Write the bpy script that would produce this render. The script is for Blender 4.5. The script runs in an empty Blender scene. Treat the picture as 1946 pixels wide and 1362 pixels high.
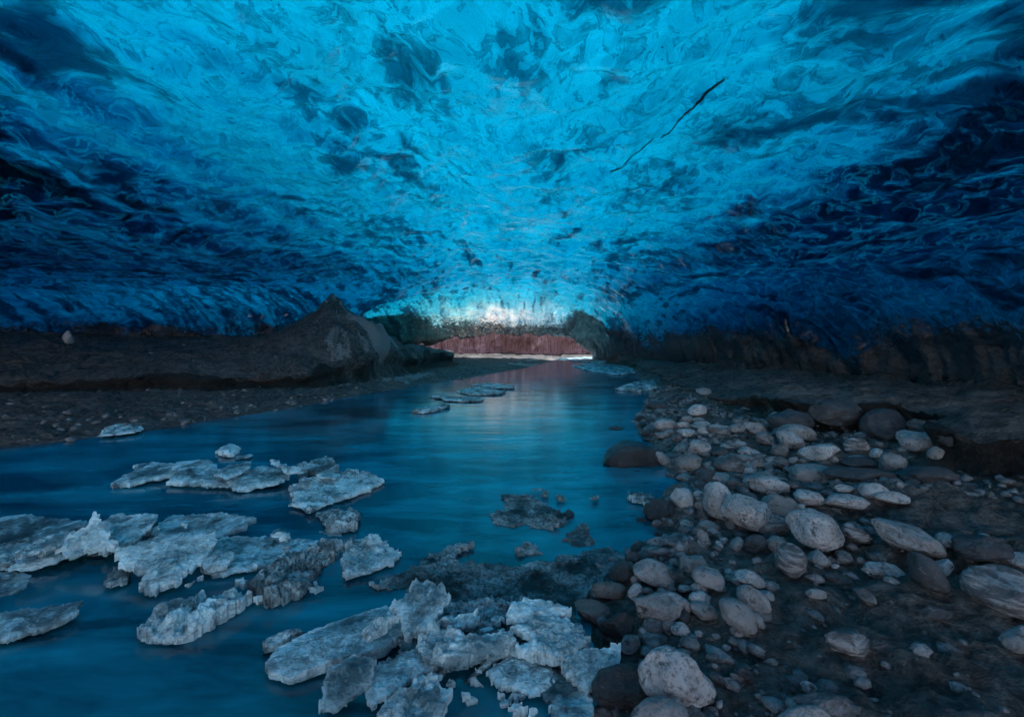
import bpy, math, random
import numpy as np
from mathutils import Vector
from mathutils.geometry import delaunay_2d_cdt

# ------------------------------------------------------------------ camera, world, sun, exposure
scn = bpy.context.scene
COL = scn.collection
FPX, CX, HY, CAMH = 865.0, 973.0, 630.0, 1.5          # focal length and horizon in photo pixels, eye height in metres
cam = bpy.data.objects.new('camera', bpy.data.cameras.new('camera'))
COL.objects.link(cam)
cam.location = (0, 0, CAMH)
cam.rotation_euler = (math.pi / 2, 0, 0)
cam.data.sensor_width = 36.0
cam.data.lens = 36.0 * FPX / 1946.0
cam.data.shift_y = -51.0 / 1946.0
cam.data.clip_start = 0.05
cam.data.clip_end = 2000
scn.camera = cam
SUN_EL, SUN_AZ = math.radians(62), math.radians(12)   # azimuth clockwise from +Y: high sun beyond the far end of the cave
w = bpy.data.worlds.new('World'); scn.world = w; w.use_nodes = True
wn = w.node_tree.nodes; bg = wn['Background']
sky = wn.new('ShaderNodeTexSky'); sky.sky_type = 'NISHITA'; sky.sun_disc = False
sky.sun_elevation = SUN_EL; sky.sun_rotation = SUN_AZ
w.node_tree.links.new(sky.outputs[0], bg.inputs[0]); bg.inputs[1].default_value = 0.10
sun = bpy.data.objects.new('sun', bpy.data.lights.new('sun', 'SUN')); COL.objects.link(sun)
sun.data.energy = 5.0; sun.data.angle = math.radians(0.5); sun.data.color = (1.0, 0.975, 0.95)
sd = Vector((math.sin(SUN_AZ) * math.cos(SUN_EL), math.cos(SUN_AZ) * math.cos(SUN_EL), math.sin(SUN_EL)))
sun.rotation_euler = sd.to_track_quat('Z', 'Y').to_euler(); sun.location = sd * 60
scn.view_settings.view_transform = 'Standard'; scn.view_settings.look = 'None'
scn.view_settings.gamma = 1.0; scn.view_settings.exposure = 1.25
cy = scn.cycles
cy.use_denoising = True; cy.max_bounces = 8; cy.diffuse_bounces = 3; cy.glossy_bounces = 4; cy.transmission_bounces = 6; cy.use_adaptive_sampling = True; cy.adaptive_threshold = 0.03
cy.blur_glossy = 0.6; cy.sample_clamp_indirect = 6.0

# ------------------------------------------------------------------ numpy noise
def _hash(ix, iy, iz, seed):
    h = (ix.astype(np.int64) * 374761393 + iy.astype(np.int64) * 668265263 + iz.astype(np.int64) * 2147483647 + seed * 144665) & 0xffffffff
    h = ((h ^ (h >> 13)) * 1274126177) & 0xffffffff
    h = (h ^ (h >> 16))
    h = (h * 2246822519) & 0xffffffff
    return ((h ^ (h >> 15)) & 0xffff) / 32767.5 - 1.0
def vnoise(x, y, z=0.0, seed=0):
    x, y, z = np.broadcast_arrays(np.asarray(x, float), np.asarray(y, float), np.asarray(z, float))
    ix, iy, iz = np.floor(x), np.floor(y), np.floor(z)
    fx, fy, fz = x - ix, y - iy, z - iz
    sx, sy, sz = [f * f * f * (f * (f * 6 - 15) + 10) for f in (fx, fy, fz)]
    def c(a, b, d): return _hash(ix + a, iy + b, iz + d, seed)
    def pl(d):
        a = c(0, 0, d) * (1 - sx) + c(1, 0, d) * sx
        b = c(0, 1, d) * (1 - sx) + c(1, 1, d) * sx
        return a * (1 - sy) + b * sy
    p0 = pl(0)
    if not np.any(fz): return p0
    return p0 * (1 - sz) + pl(1) * sz
def fbm(x, y, z=0.0, oct=4, seed=0, gain=0.5):
    s, a, t = 0.0, 1.0, 0.0
    for k in range(oct):
        s = s + a * vnoise(np.asarray(x) * 2.03 ** k + 7.1 * k, np.asarray(y) * 2.03 ** k + 3.3 * k, np.asarray(z) * 2.03 ** k, seed + k)
        t += a; a *= gain
    return s / t
def ridge(x, y, z=0.0, oct=3, seed=0): return 1.0 - 2.0 * np.abs(fbm(x, y, z, oct, seed))
def sstep(a, b, x):
    t = np.clip((x - a) / (b - a), 0, 1); return t * t * (3 - 2 * t)
def polydist(pts, x, y, closed=True):
    """unsigned distance to a polyline, and the inside mask if closed"""
    P = np.array(pts, float); n = len(P); d = np.full(np.shape(x), 1e9); ins = np.zeros(np.shape(x), bool)
    for i in range(n if closed else n - 1):
        a, b = P[i], P[(i + 1) % n]; e = b - a
        t = np.clip(((x - a[0]) * e[0] + (y - a[1]) * e[1]) / max(e @ e, 1e-12), 0, 1)
        d = np.minimum(d, np.hypot(x - a[0] - t * e[0], y - a[1] - t * e[1]))
        if closed and a[1] != b[1]:
            cr = ((a[1] > y) != (b[1] > y)) & (x < (b[0] - a[0]) * (y - a[1]) / (b[1] - a[1]) + a[0])
            ins ^= cr
    return d, ins
def sdf(pts, x, y):
    d, i = polydist(pts, x, y); return np.where(i, d, -d)
def smin(a, b, k):
    h = np.clip(0.5 + 0.5 * (b - a) / k, 0, 1); return b * (1 - h) + a * h - k * h * (1 - h)

# ------------------------------------------------------------------ object helpers
def mesh_obj(name, V, F, mat, parent=None, smooth=True):
    me = bpy.data.meshes.new(name); V = np.asarray(V, np.float32)
    F = np.asarray(F, np.int32)
    me.vertices.add(len(V)); me.vertices.foreach_set('co', V.ravel())
    k = F.shape[1]
    me.loops.add(F.size); me.loops.foreach_set('vertex_index', F.ravel())
    me.polygons.add(len(F)); me.polygons.foreach_set('loop_start', np.arange(0, F.size, k, dtype=np.int32))
    me.update(calc_edges=True)
    me.polygons.foreach_set('use_smooth', np.full(len(F), smooth)); me.materials.append(mat)
    o = bpy.data.objects.new(name, me); COL.objects.link(o)
    if parent: o.parent = parent
    return o
def tag(o, label, cat, group=None, kind=None):
    if label: o['label'] = label
    if cat: o['category'] = cat
    if group: o['group'] = group
    if kind: o['kind'] = kind
    return o
def grid_faces(nr, nc, flip=False):
    i = np.arange(nr - 1)[:, None] * nc + np.arange(nc - 1)[None, :]
    q = np.stack([i, i + 1, i + nc + 1, i + nc], -1).reshape(-1, 4)
    return q[:, ::-1] if flip else q

# ------------------------------------------------------------------ materials
class NT:
    def __init__(s, name):
        s.m = bpy.data.materials.new(name); s.m.use_nodes = True; s.t = s.m.node_tree; s.t.nodes.clear()
        s.out = s.n('ShaderNodeOutputMaterial'); s.tc = s.n('ShaderNodeTexCoord')
    def n(s, ty, **kw):
        o = s.t.nodes.new(ty)
        for k, v in kw.items(): setattr(o, k, v)
        return o
    def l(s, a, b): s.t.links.new(a, b); return s
    def setv(s, sock, v):
        if hasattr(v, 'is_output'): s.l(v, sock)
        else: sock.default_value = v
    def math(s, op, a, b=0.0, clamp=False):
        o = s.n('ShaderNodeMath', operation=op, use_clamp=clamp); s.setv(o.inputs[0], a); s.setv(o.inputs[1], b); return o.outputs[0]
    def map(s, v, scale=(1, 1, 1), rot=(0, 0, 0), loc=(0, 0, 0)):
        o = s.n('ShaderNodeMapping'); s.l(v, o.inputs[0]); o.inputs['Scale'].default_value = scale
        o.inputs['Rotation'].default_value = rot; o.inputs['Location'].default_value = loc; return o.outputs[0]
    def noise(s, v, scale, detail=4, rough=0.55, dist=0.0, col=False):
        o = s.n('ShaderNodeTexNoise'); s.l(v, o.inputs['Vector']); o.inputs['Scale'].default_value = scale
        o.inputs['Detail'].default_value = detail; o.inputs['Roughness'].default_value = rough; o.inputs['Distortion'].default_value = dist
        return o.outputs['Color' if col else 'Fac']
    def voro(s, v, scale, feature='F1', out='Distance', rnd=1.0):
        o = s.n('ShaderNodeTexVoronoi', feature=feature); s.l(v, o.inputs['Vector']); o.inputs['Scale'].default_value = scale
        o.inputs['Randomness'].default_value = rnd; return o.outputs[out]
    def ramp(s, f, stops):
        o = s.n('ShaderNodeValToRGB'); s.l(f, o.inputs[0]); e = o.color_ramp.elements
        while len(e) < len(stops): e.new(0.5)
        for k, (p, c) in enumerate(stops):
            e[k].position = p; e[k].color = (c, c, c, 1) if not isinstance(c, tuple) else (*c, 1)
        return o.outputs[0]
    def mix(s, f, a, b, mode='MIX'):
        o = s.n('ShaderNodeMix', data_type='RGBA', blend_type=mode); s.setv(o.inputs[0], f)
        for sk, v in ((o.inputs[6], a), (o.inputs[7], b)):
            s.setv(sk, v if hasattr(v, 'is_output') else (*v, 1))
        return o.outputs[2]
    def warp(s, v, scale, amt, detail=3):
        c = s.noise(v, scale, detail, col=True)
        a = s.n('ShaderNodeVectorMath', operation='SUBTRACT'); s.l(c, a.inputs[0]); a.inputs[1].default_value = (0.5, 0.5, 0.5)
        b = s.n('ShaderNodeVectorMath', operation='SCALE'); s.l(a.outputs[0], b.inputs[0]); b.inputs['Scale'].default_value = amt
        d = s.n('ShaderNodeVectorMath', operation='ADD'); s.l(v, d.inputs[0]); s.l(b.outputs[0], d.inputs[1]); return d.outputs[0]
    def bump(s, h, strength, dist, normal=None):
        o = s.n('ShaderNodeBump'); s.l(h, o.inputs['Height']); o.inputs['Strength'].default_value = strength
        o.inputs['Distance'].default_value = dist
        if normal: s.l(normal, o.inputs['Normal'])
        return o.outputs[0]
    def bsdf(s, col, rough=0.7, spec=0.4, normal=None, **kw):
        o = s.n('ShaderNodeBsdfPrincipled'); s.setv(o.inputs['Base Color'], col if hasattr(col, 'is_output') else (*col, 1))
        s.setv(o.inputs['Roughness'], rough); s.setv(o.inputs['Specular IOR Level'], spec)
        if normal: s.l(normal, o.inputs['Normal'])
        for k, v in kw.items(): s.setv(o.inputs[k], v)
        return o.outputs[0]
    def shmix(s, f, a, b):
        o = s.n('ShaderNodeMixShader'); s.setv(o.inputs[0], f); s.l(a, o.inputs[1]); s.l(b, o.inputs[2]); return o.outputs[0]
    def attr(s, name):
        o = s.n('ShaderNodeAttribute'); o.attribute_name = name; return o.outputs['Fac']
    def done(s, surf, vol=None):
        s.l(surf, s.out.inputs['Surface'])
        if vol: s.l(vol, s.out.inputs['Volume'])
        return s.m

def mat_ice():
    m = NT('glacier_ice'); P = m.tc.outputs['Object']
    # outer face: the snow cover, thick and thin in drifts
    snowc = m.mix(m.attr('snow'), (0.01, 0.02, 0.03), m.mix(m.attr('lip'), (0.58, 0.58, 0.58), (0.42, 0.38, 0.36)))
    tr = m.n('ShaderNodeBsdfTranslucent'); m.l(snowc, tr.inputs[0])
    df = m.n('ShaderNodeBsdfDiffuse'); df.inputs[0].default_value = (0.85, 0.87, 0.9, 1)
    snow = m.shmix(0.80, df.outputs[0], tr.outputs[0])
    # inner face: glassy, with veils of silt and threads of bubbles frozen in
    sc = m.map(P, (1.0, 0.62, 1.0), rot=(0, 0, 0.1)); wp = m.warp(sc, 1.1, 0.55, 2)
    n1 = m.noise(wp, 2.3, 4, 0.58, 0.25)
    n2 = m.noise(m.warp(wp, 3.2, 0.35, 2), 6.5, 4, 0.6, 0.4)
    fil = m.math('SUBTRACT', 1.0, m.math('MULTIPLY', m.math('ABSOLUTE', m.math('SUBTRACT', n2, 0.56)), 26.0), True)
    vein = m.math('MULTIPLY', m.math('ABSOLUTE', m.math('SUBTRACT', n2, 0.46)), 24.0, True)
    con = m.math('POWER', m.math('ABSOLUTE', m.math('SINE', m.math('MULTIPLY', n1, 17.0))), 0.30)
    fine = m.math('ADD', m.math('MULTIPLY', m.math('SUBTRACT', n1, 0.5), 0.7), m.math('MULTIPLY', m.math('SUBTRACT', n2, 0.5), 1.0))
    veil = m.math('ADD', m.attr('veil'), fine)
    crisp = m.math('MULTIPLY', m.math('ADD', 0.62, m.math('MULTIPLY', con, 0.38)), m.math('ADD', 0.42, m.math('MULTIPLY', vein, 0.58)))
    veil = m.math('MULTIPLY', m.ramp(veil, [(0.14, 0.08), (0.36, 0.34), (0.54, 0.84), (0.74, 1.25)]), crisp)
    speck = m.ramp(m.voro(P, 8.0), [(0.05, 0.15), (0.11, 1.0)])
    veil = m.math('MULTIPLY', veil, m.math('MAXIMUM', speck, m.ramp(m.attr('veil'), [(0.50, 1.0), (0.70, 0.2)])))
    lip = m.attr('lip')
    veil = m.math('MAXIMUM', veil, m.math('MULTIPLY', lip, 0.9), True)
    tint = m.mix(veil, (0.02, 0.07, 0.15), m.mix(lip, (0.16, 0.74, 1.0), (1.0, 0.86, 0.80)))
    b1 = m.noise(wp, 1.5, 2, 0.45); cup = m.voro(wp, 2.6, 'SMOOTH_F1')
    hb = m.math('ADD', m.math('ADD', b1, m.math('MULTIPLY', cup, 0.55)), m.math('MULTIPLY', n2, 0.10))
    nb = m.n('ShaderNodeBump'); m.l(m.math('MULTIPLY', hb, m.attr('rough')), nb.inputs['Height']); nb.inputs['Strength'].default_value = 0.8; nb.inputs['Distance'].default_value = 0.22; nrm = nb.outputs[0]
    rf = m.n('ShaderNodeBsdfRefraction'); rf.inputs['Roughness'].default_value = 0.015; rf.inputs['IOR'].default_value = 1.31
    m.l(tint, rf.inputs['Color']); m.l(nrm, rf.inputs['Normal'])
    gs = m.n('ShaderNodeBsdfGlossy'); gs.inputs['Roughness'].default_value = 0.04; m.l(nrm, gs.inputs['Normal'])
    fr = m.n('ShaderNodeFresnel'); fr.inputs['IOR'].default_value = 1.6; m.l(nrm, fr.inputs['Normal'])
    glass = m.shmix(fr.outputs[0], rf.outputs[0], gs.outputs[0])
    tl = m.n('ShaderNodeBsdfTranslucent'); m.l(m.mix(0.35, tint, (0.25, 0.85, 1.0)), tl.inputs[0])
    inner = m.shmix(m.math('MULTIPLY', fil, m.math('ADD', 0.03, m.math('MULTIPLY', veil, 0.42))), glass, tl.outputs[0])
    # basal debris: sand and grit frozen into the foot of the ice
    dn = m.noise(P, 9, 4, 0.75)
    db = m.math('ADD', m.attr('debris'), m.math('MULTIPLY', m.math('SUBTRACT', dn, 0.5), 1.1))
    dbf = m.ramp(db, [(0.38, 0.0), (0.60, 0.92)])
    dirt = m.bsdf(m.mix(dn, (0.006, 0.0065, 0.007), (0.045, 0.047, 0.05)), 0.26, 0.6, m.bump(dn, 0.8, 0.08))
    inner = m.shmix(dbf, inner, dirt)
    vol = m.n('ShaderNodeVolumeAbsorption'); vol.inputs[0].default_value = (0.0, 0.855, 0.893, 1); vol.inputs[1].default_value = 2.6
    return m.done(m.shmix(m.attr('outer'), inner, snow), vol.outputs[0])

def mat_ground():
    m = NT('volcanic_sand'); P = m.tc.outputs['Object']
    a = m.noise(m.warp(P, 1.2, 0.5), 1.1, 6, 0.62); b = m.noise(P, 14, 7, 0.72)
    rip = m.noise(m.warp(m.map(P, (1.2, 4.0, 6.0), rot=(0, 0, 0.25)), 1.0, 0.7), 2.2, 7, 0.66)
    col = m.mix(m.ramp(b, [(0.36, 0.0), (0.66, 1.0)]), (0.018, 0.0178, 0.0178), (0.180, 0.174, 0.170))
    col = m.mix(m.ramp(a, [(0.50, 0.0), (0.62, 0.75)]), col, (0.20, 0.195, 0.19))
    col = m.mix(m.ramp(rip, [(0.36, 0.85), (0.50, 0.0)]), col, (0.018, 0.018, 0.019))
    silt_shading = m.ramp(m.math('ADD', m.attr('silt_shading'), m.math('MULTIPLY', m.math('SUBTRACT', b, 0.5), 0.8)), [(0.42, 0.0), (0.60, 1.0)])
    col = m.mix(silt_shading, col, (0.32, 0.31, 0.305))
    col = m.mix(m.ramp(m.math('ADD', m.attr('silt_shading'), 1.0), [(0.35, 0.92), (0.60, 0.0)]), col, (0.007, 0.007, 0.007))  # dark paint for the undercut shade along the bank edges
    grit = m.voro(P, 60)
    h = m.math('ADD', m.math('MULTIPLY', b, 0.9), m.math('ADD', m.math('MULTIPLY', rip, 1.4), m.math('MULTIPLY', grit, 0.2)))
    return m.done(m.bsdf(col, m.ramp(a, [(0.3, 0.5), (0.7, 0.85)]), 0.4, m.bump(h, 1.0, 0.18)))

def mat_water():
    m = NT('glacial_water'); P = m.tc.outputs['Object']
    s = m.map(P, (0.55, 1.6, 1), rot=(0, 0, -0.35))
    st = m.noise(m.warp(s, 0.7, 0.9), 1.1, 5, 0.6)
    col = m.mix(m.ramp(st, [(0.40, 0.0), (0.70, 1.0)]), (0.002, 0.032, 0.052), (0.010, 0.24, 0.33))
    h = m.math('ADD', m.noise(m.warp(m.map(P, (1, 2.4, 1), rot=(0, 0, -0.3)), 1.5, 0.5), 1.4, 2, 0.4), m.math('MULTIPLY', m.noise(P, 7, 2), 0.10))
    return m.done(m.bsdf(col, 0.14, 0.7, m.bump(h, 0.12, 0.06), IOR=1.40))

def mat_rock(name, c0, c1, speck, rough=0.75, wet=0.0, band=0.0):
    m = NT(name); oi = m.n('ShaderNodeObjectInfo')
    v = m.n('ShaderNodeVectorMath', operation='ADD'); m.l(m.tc.outputs['Object'], v.inputs[0])
    k = m.n('ShaderNodeVectorMath', operation='SCALE'); k.inputs[0].default_value = (31.7, 17.3, 11.9); m.l(oi.outputs['Random'], k.inputs['Scale'])
    m.l(k.outputs[0], v.inputs[1]); P = v.outputs[0]
    big = m.noise(m.warp(P, 4, 0.3), 5.5, 6, 0.6); fine = m.noise(P, 60, 5, 0.75); vein = m.noise(m.map(P, (1, 1, 4), rot=(0.5, 0.3, 0)), 9, 4, 0.6, 1.0)
    col = m.mix(m.ramp(big, [(0.3, 0.0), (0.7, 1.0)]), c0, c1)
    col = m.mix(m.math('MULTIPLY', m.ramp(fine, [(0.36, 1.0), (0.50, 0.0)]), speck), col, (0.03, 0.03, 0.035))
    col = m.mix(m.ramp(vein, [(0.62, 0.0), (0.72, 0.35)]), col, (0.40, 0.40, 0.41))
    col = m.mix(m.ramp(m.noise(P, 22, 5, 0.7), [(0.33, 0.85), (0.45, 0.0)]), col, (0.02, 0.02, 0.022))
    if band:
        bd = m.noise(m.warp(m.map(P, (1.5, 2.0, 11.0), rot=(0.6, 0.4, 0.2)), 5, .15), 4.0, 4, 0.6)
        col = m.mix(m.math('MULTIPLY', m.ramp(bd, [(0.42, 0.0), (0.54, 1.0)]), band), col, (0.05, 0.05, 0.055))
    hs = m.math('ADD', m.math('MULTIPLY', big, 0.5), m.math('ADD', m.math('MULTIPLY', fine, 0.30), m.math('MULTIPLY', m.noise(P, 22, 5, 0.7), 0.5)))
    return m.done(m.bsdf(col, rough, 0.35 + wet * 0.3, m.bump(hs, 1.0, 0.06)))

def mat_floe(name, c0, c1, dirt, rough=0.35):
    m = NT(name); P = m.tc.outputs['Object']; oi = m.n('ShaderNodeObjectInfo')
    v = m.n('ShaderNodeVectorMath', operation='ADD'); m.l(P, v.inputs[0])
    k = m.n('ShaderNodeVectorMath', operation='SCALE'); k.inputs[0].default_value = (31.7, 17.3, 11.9); m.l(oi.outputs['Random'], k.inputs['Scale'])
    m.l(k.outputs[0], v.inputs[1]); P = v.outputs[0]
    a = m.noise(m.warp(P, 3, 0.4), 4.5, 7, 0.68); f = m.noise(P, 42, 6, 0.75)
    lay = m.noise(m.warp(m.map(P, (2.0, 9.0, 14.0), rot=(0, 0, .5)), 3.0, .5), 2.0, 6, 0.66)
    col = m.mix(m.ramp(a, [(0.36, 0.0), (0.62, 1.0)]), c0, c1)
    col = m.mix(m.ramp(lay, [(0.36, 0.6), (0.50, 0.0)]), col, tuple(q * .35 for q in c0))
    col = m.mix(m.math('MULTIPLY', m.ramp(f, [(0.40, 1.0), (0.53, 0.0)]), dirt), col, (0.03, 0.045, 0.05))
    col = m.mix(m.math('MULTIPLY', m.attr('rim'), 0.85, True), col, m.mix(f, c1, (0.80, 0.96, 1.0)))
    cr = m.voro(m.warp(P, 8, 0.15), 46)
    h = m.math('ADD', m.math('MULTIPLY', lay, 0.8), m.math('ADD', m.math('MULTIPLY', f, 0.6), m.math('MULTIPLY', cr, 0.3)))
    return m.done(m.bsdf(col, m.ramp(a, [(0.35, 0.12), (0.65, rough)]), 0.5, m.bump(h, 1.0, 0.03), **{'Transmission Weight': m.ramp(a, [(0.38, 0.65), (0.58, 0.05)]), 'IOR': 1.31}))

def mat_pinkwall():
    m = NT('red_silt_ice'); P = m.tc.outputs['Object']
    s = m.noise(m.map(P, (6, 6, 0.5)), 1.6, 6, 0.6, 0.4); b = m.noise(P, 3, 5)
    col = m.mix(m.ramp(s, [(0.35, 0.0), (0.65, 1.0)]), (0.34, 0.14, 0.13), (0.78, 0.47, 0.44))
    return m.done(m.bsdf(col, 0.5, 0.4, m.bump(m.math('ADD', s, m.math('MULTIPLY', b, .4)), 0.8, 0.15)))

def mat_snow():
    m = NT('snow'); P = m.tc.outputs['Object']
    return m.done(m.bsdf((0.85, 0.86, 0.88), 0.7, 0.3, m.bump(m.noise(P, 1.2, 6, 0.6), 0.6, 0.2)))
def mat_seam():
    m = NT('debris_seam'); P = m.tc.outputs['Object']
    return m.done(m.bsdf(m.mix(m.noise(P, 20, 5), (0.008, 0.012, 0.018), (0.03, 0.04, 0.05)), 0.3, 0.5, m.bump(m.noise(P, 30, 5), 0.8, 0.02)))

M_ICE, M_GROUND, M_WATER, M_PINK, M_SNOW, M_SEAM = mat_ice(), mat_ground(), mat_water(), mat_pinkwall(), mat_snow(), mat_seam()
ROCK = {'L': mat_rock('pale_granite', (0.23, 0.234, 0.24), (0.50, 0.507, 0.52), 0.7),
        'G': mat_rock('grey_basalt', (0.14, 0.143, 0.148), (0.35, 0.355, 0.365), 0.45),
        'D': mat_rock('dark_basalt', (0.032, 0.036, 0.042), (0.080, 0.088, 0.100), 0.3),
        'W': mat_rock('wet_black_basalt', (0.006, 0.007, 0.009), (0.024, 0.028, 0.034), 0.2, 0.32, 1.0),
        'M': mat_rock('mixed_gravel', (0.03, 0.031, 0.034), (0.32, 0.335, 0.355), 0.4),
        'B': mat_rock('brown_basalt', (0.10, 0.085, 0.08), (0.20, 0.175, 0.165), 0.4)}
ROCK_KINDS = {'L': [ROCK['L'], ROCK['L'], mat_rock('pale_smooth_stone', (0.30, 0.303, 0.31), (0.45, 0.454, 0.464), 0.15), mat_rock('pale_banded_stone', (0.20, 0.20, 0.21), (0.40, 0.40, 0.41), 0.3, band=0.8)],
              'G': [ROCK['G'], mat_rock('warm_grey_stone', (0.14, 0.138, 0.136), (0.31, 0.305, 0.30), 0.3), mat_rock('banded_grey_stone', (0.11, 0.113, 0.12), (0.27, 0.275, 0.285), 0.4, band=0.7), mat_rock('smooth_grey_stone', (0.18, 0.183, 0.19), (0.28, 0.284, 0.292), 0.1)]}
FLOE = {'p': mat_floe('plate_ice', (0.07, 0.17, 0.21), (0.42, 0.73, 0.83), 0.45),
        'f': mat_floe('frosted_ice', (0.18, 0.36, 0.43), (0.64, 0.93, 1.0), 0.5, 0.5),
        'd': mat_floe('dirty_ice', (0.09, 0.14, 0.16), (0.46, 0.70, 0.77), 0.9),
        's': mat_floe('dark_slush', (0.02, 0.045, 0.055), (0.24, 0.37, 0.41), 0.9, 0.18)}

# ------------------------------------------------------------------ the lie of the land
R_SHORE = [(5.6, 34), (4.8, 28), (4.65, 18.5), (3.81, 12.4), (2.85, 9.6), (2.05, 7.6), (1.9, 6.2), (1.66, 4.75), (1.7, 4.5), (1.35, 4.1), (1.1, 3.6),
           (1.2, 3.4), (.84, 3.1), (.6, 2.92), (.45, 2.6), (.42, 2.28), (.44, 2.09), (.36, 1.77), (.3, 1.2), (.4, -1), (.2, -12), (40, -12), (40, 34)]
BENCH = [(5.7, 30), (5.2, 20), (4.6, 14), (4.05, 10.9), (4.1, 8.4), (4.13, 6.5), (4.7, 6.1), (5.2, 6.15), (5.0, 5.3), (4.45, 4.5), (4.9, 4.15), (6.5, 3.9), (9, 3), (20, 1), (40, 0), (40, 30)]
L_SHORE = [(3.2, 34), (2.9, 26.5), (1.9, 22.6), (.5, 18.8), (-1.2, 15.2), (-2.6, 12.8), (-3.55, 10.8), (-3.95, 9.8), (-4.27, 8.95), (-4.93, 7.86), (-5.46, 7.01),
           (-6.08, 6.24), (-6.63, 5.9), (-8.5, 5.0), (-11, 3.2), (-14, 0), (-17, -12), (-60, -12), (-60, 34)]
L_LIP = [(-3.4, 26), (-3.6, 21.5), (-2.5, 19.2), (-2.9, 17.6), (-3.7, 15.2), (-4.1, 13), (-5.3, 11.2), (-6.8, 10.3), (-8.7, 9.9), (-10.6, 9.4), (-14, 7), (-20, 2), (-60, 0), (-60, 26)]
PEAK = (-5.55, 14.2)
def ground(x, y):
    x = np.asarray(x, float); y = np.asarray(y, float)
    wx = x + 0.10 * fbm(x * 1.7, y * 1.7, 0, 3, 5); wy = y + 0.10 * fbm(x * 1.7, y * 1.7, 0, 3, 9)
    sr = sdf(R_SHORE, wx, wy); sl = sdf(L_SHORE, wx, wy)
    n1 = fbm(x * 1.1, y * 1.1, 0, 5, 21); n2 = fbm(x * 6, y * 6, 0, 4, 33)
    # right bed and bench
    bx = x + 0.28 * fbm(x * 0.9, y * 0.9, 0, 4, 51); by = y + 0.28 * fbm(x * 0.9, y * 0.9, 0, 4, 57)
    sb = sdf(BENCH, bx, by)
    hr = 0.07 * (1 - np.exp(-np.maximum(sr, 0) / 0.25)) + 0.022 * np.clip(sr, 0, 6) + 0.05 * n1 * sstep(0, .6, sr)
    st = sstep(9.5, 6.5, y); hr = hr + (.14 + .20 * st) * sstep(-0.06 - .5 * (1 - st), 0.12 + .5 * (1 - st), sb) + 0.10 * n1 * sstep(0, .8, sb) + 0.035 * np.clip(sb, 0, 8) + 0.09 * ridge(x * 0.45 + .4 * n1, y * 1.6 + .5 * n1, 0, 4, 61) * sstep(0, .5, sb)
    hr = hr + 0.16 * np.exp(-(((x - 3.05) / .55) ** 2 + ((y - 3.55) / .35) ** 2)) + 0.13 * np.exp(-(((x - 2.6) / .5) ** 2 + ((y - 2.65) / .25) ** 2))
    hr = hr + 0.035 * n2 * sstep(0, .3, sr)
    # left bank
    lx = x + 0.30 * fbm(x * 0.8, y * 0.8, 0, 4, 71); ly = y + 0.30 * fbm(x * 0.8, y * 0.8, 0, 4, 77)
    lp = sdf(L_LIP, lx, ly)
    hl = (.065 - .035 * sstep(12, 15, y)) * np.clip(sl, 0, 3.2) + (.25 + .14 * fbm(x * .5, y * .5, 0, 2, 73)) * sstep(-0.22, 0.30, lp) + 0.115 * np.clip(lp, 0, 9) + 0.05 * n2 * sstep(0, .5, sl)
    hl = hl + (0.12 * n1 + 0.09 * ridge(x * .5, y * 1.8, 0, 3, 83)) * sstep(0, 1.0, lp)
    r = np.hypot((x - PEAK[0]) / (1 + .45 * sstep(0, 1.5, x - PEAK[0])), (y - PEAK[1]) * 0.9)
    ang = np.arctan2(y - PEAK[1], x - PEAK[0])
    ang = ang + .5 * fbm(x * 1.2, y * 1.2, 0, 3, 95); r = np.sqrt(r * r + .012) - .04; mound = 2.15 * np.clip(1 - r / 3.3, 0, 1) ** 2.4 * (1 + .16 * ridge(ang * 1.3, r * .25, 0, 3, 93) * sstep(.15, .9, r) + .12 * fbm(ang * 3, r * 1.5, 0, 3, 91) * sstep(.05, .5, r))
    mound = mound + (.08 * fbm(x * 2.6, y * 2.6, 0, 4, 98) + .07 * ridge(x * 1.8 + .5 * y, y * 1.2, 0, 3, 99)) * sstep(3.4, 2.2, r) * sstep(.08, .7, r)
    tx_ = np.clip(((x + 5.5) * 2.8 + (y - 14.2) * 4.6) / (2.8 ** 2 + 4.6 ** 2), 0, 1); dl = np.hypot(x + 5.5 - 2.8 * tx_, y - 14.2 - 4.6 * tx_)
    mound = mound + .55 * (1 - .5 * tx_) * sstep(.15, .5, tx_) * np.exp(-(dl / .75) ** 2) * (1 + .5 * n1)
    hl = hl + mound * sstep(-0.3, 0.5, lp)
    water = np.maximum(-0.55, 0.30 * np.maximum(sr, sl))
    rough = .022 * fbm(x * 13, y * 13, 0, 3, 241) + .13 * np.abs(fbm(x * 2.6, y * 2.6, 0, 4, 245))
    hr = hr + rough * sstep(0, .3, sr); hl = hl + (rough + .10 * ridge(x * .8, y * 2.4, 0, 4, 249) * sstep(.1, .8, lp)) * sstep(0, .4, sl)
    water = np.maximum(water, -.55 + .68 * sstep(25.2, 26.6, y + .4 * n1))
    h = np.where(sr > 0, hr, np.where(sl > 0, hl, water))
    return h

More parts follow.
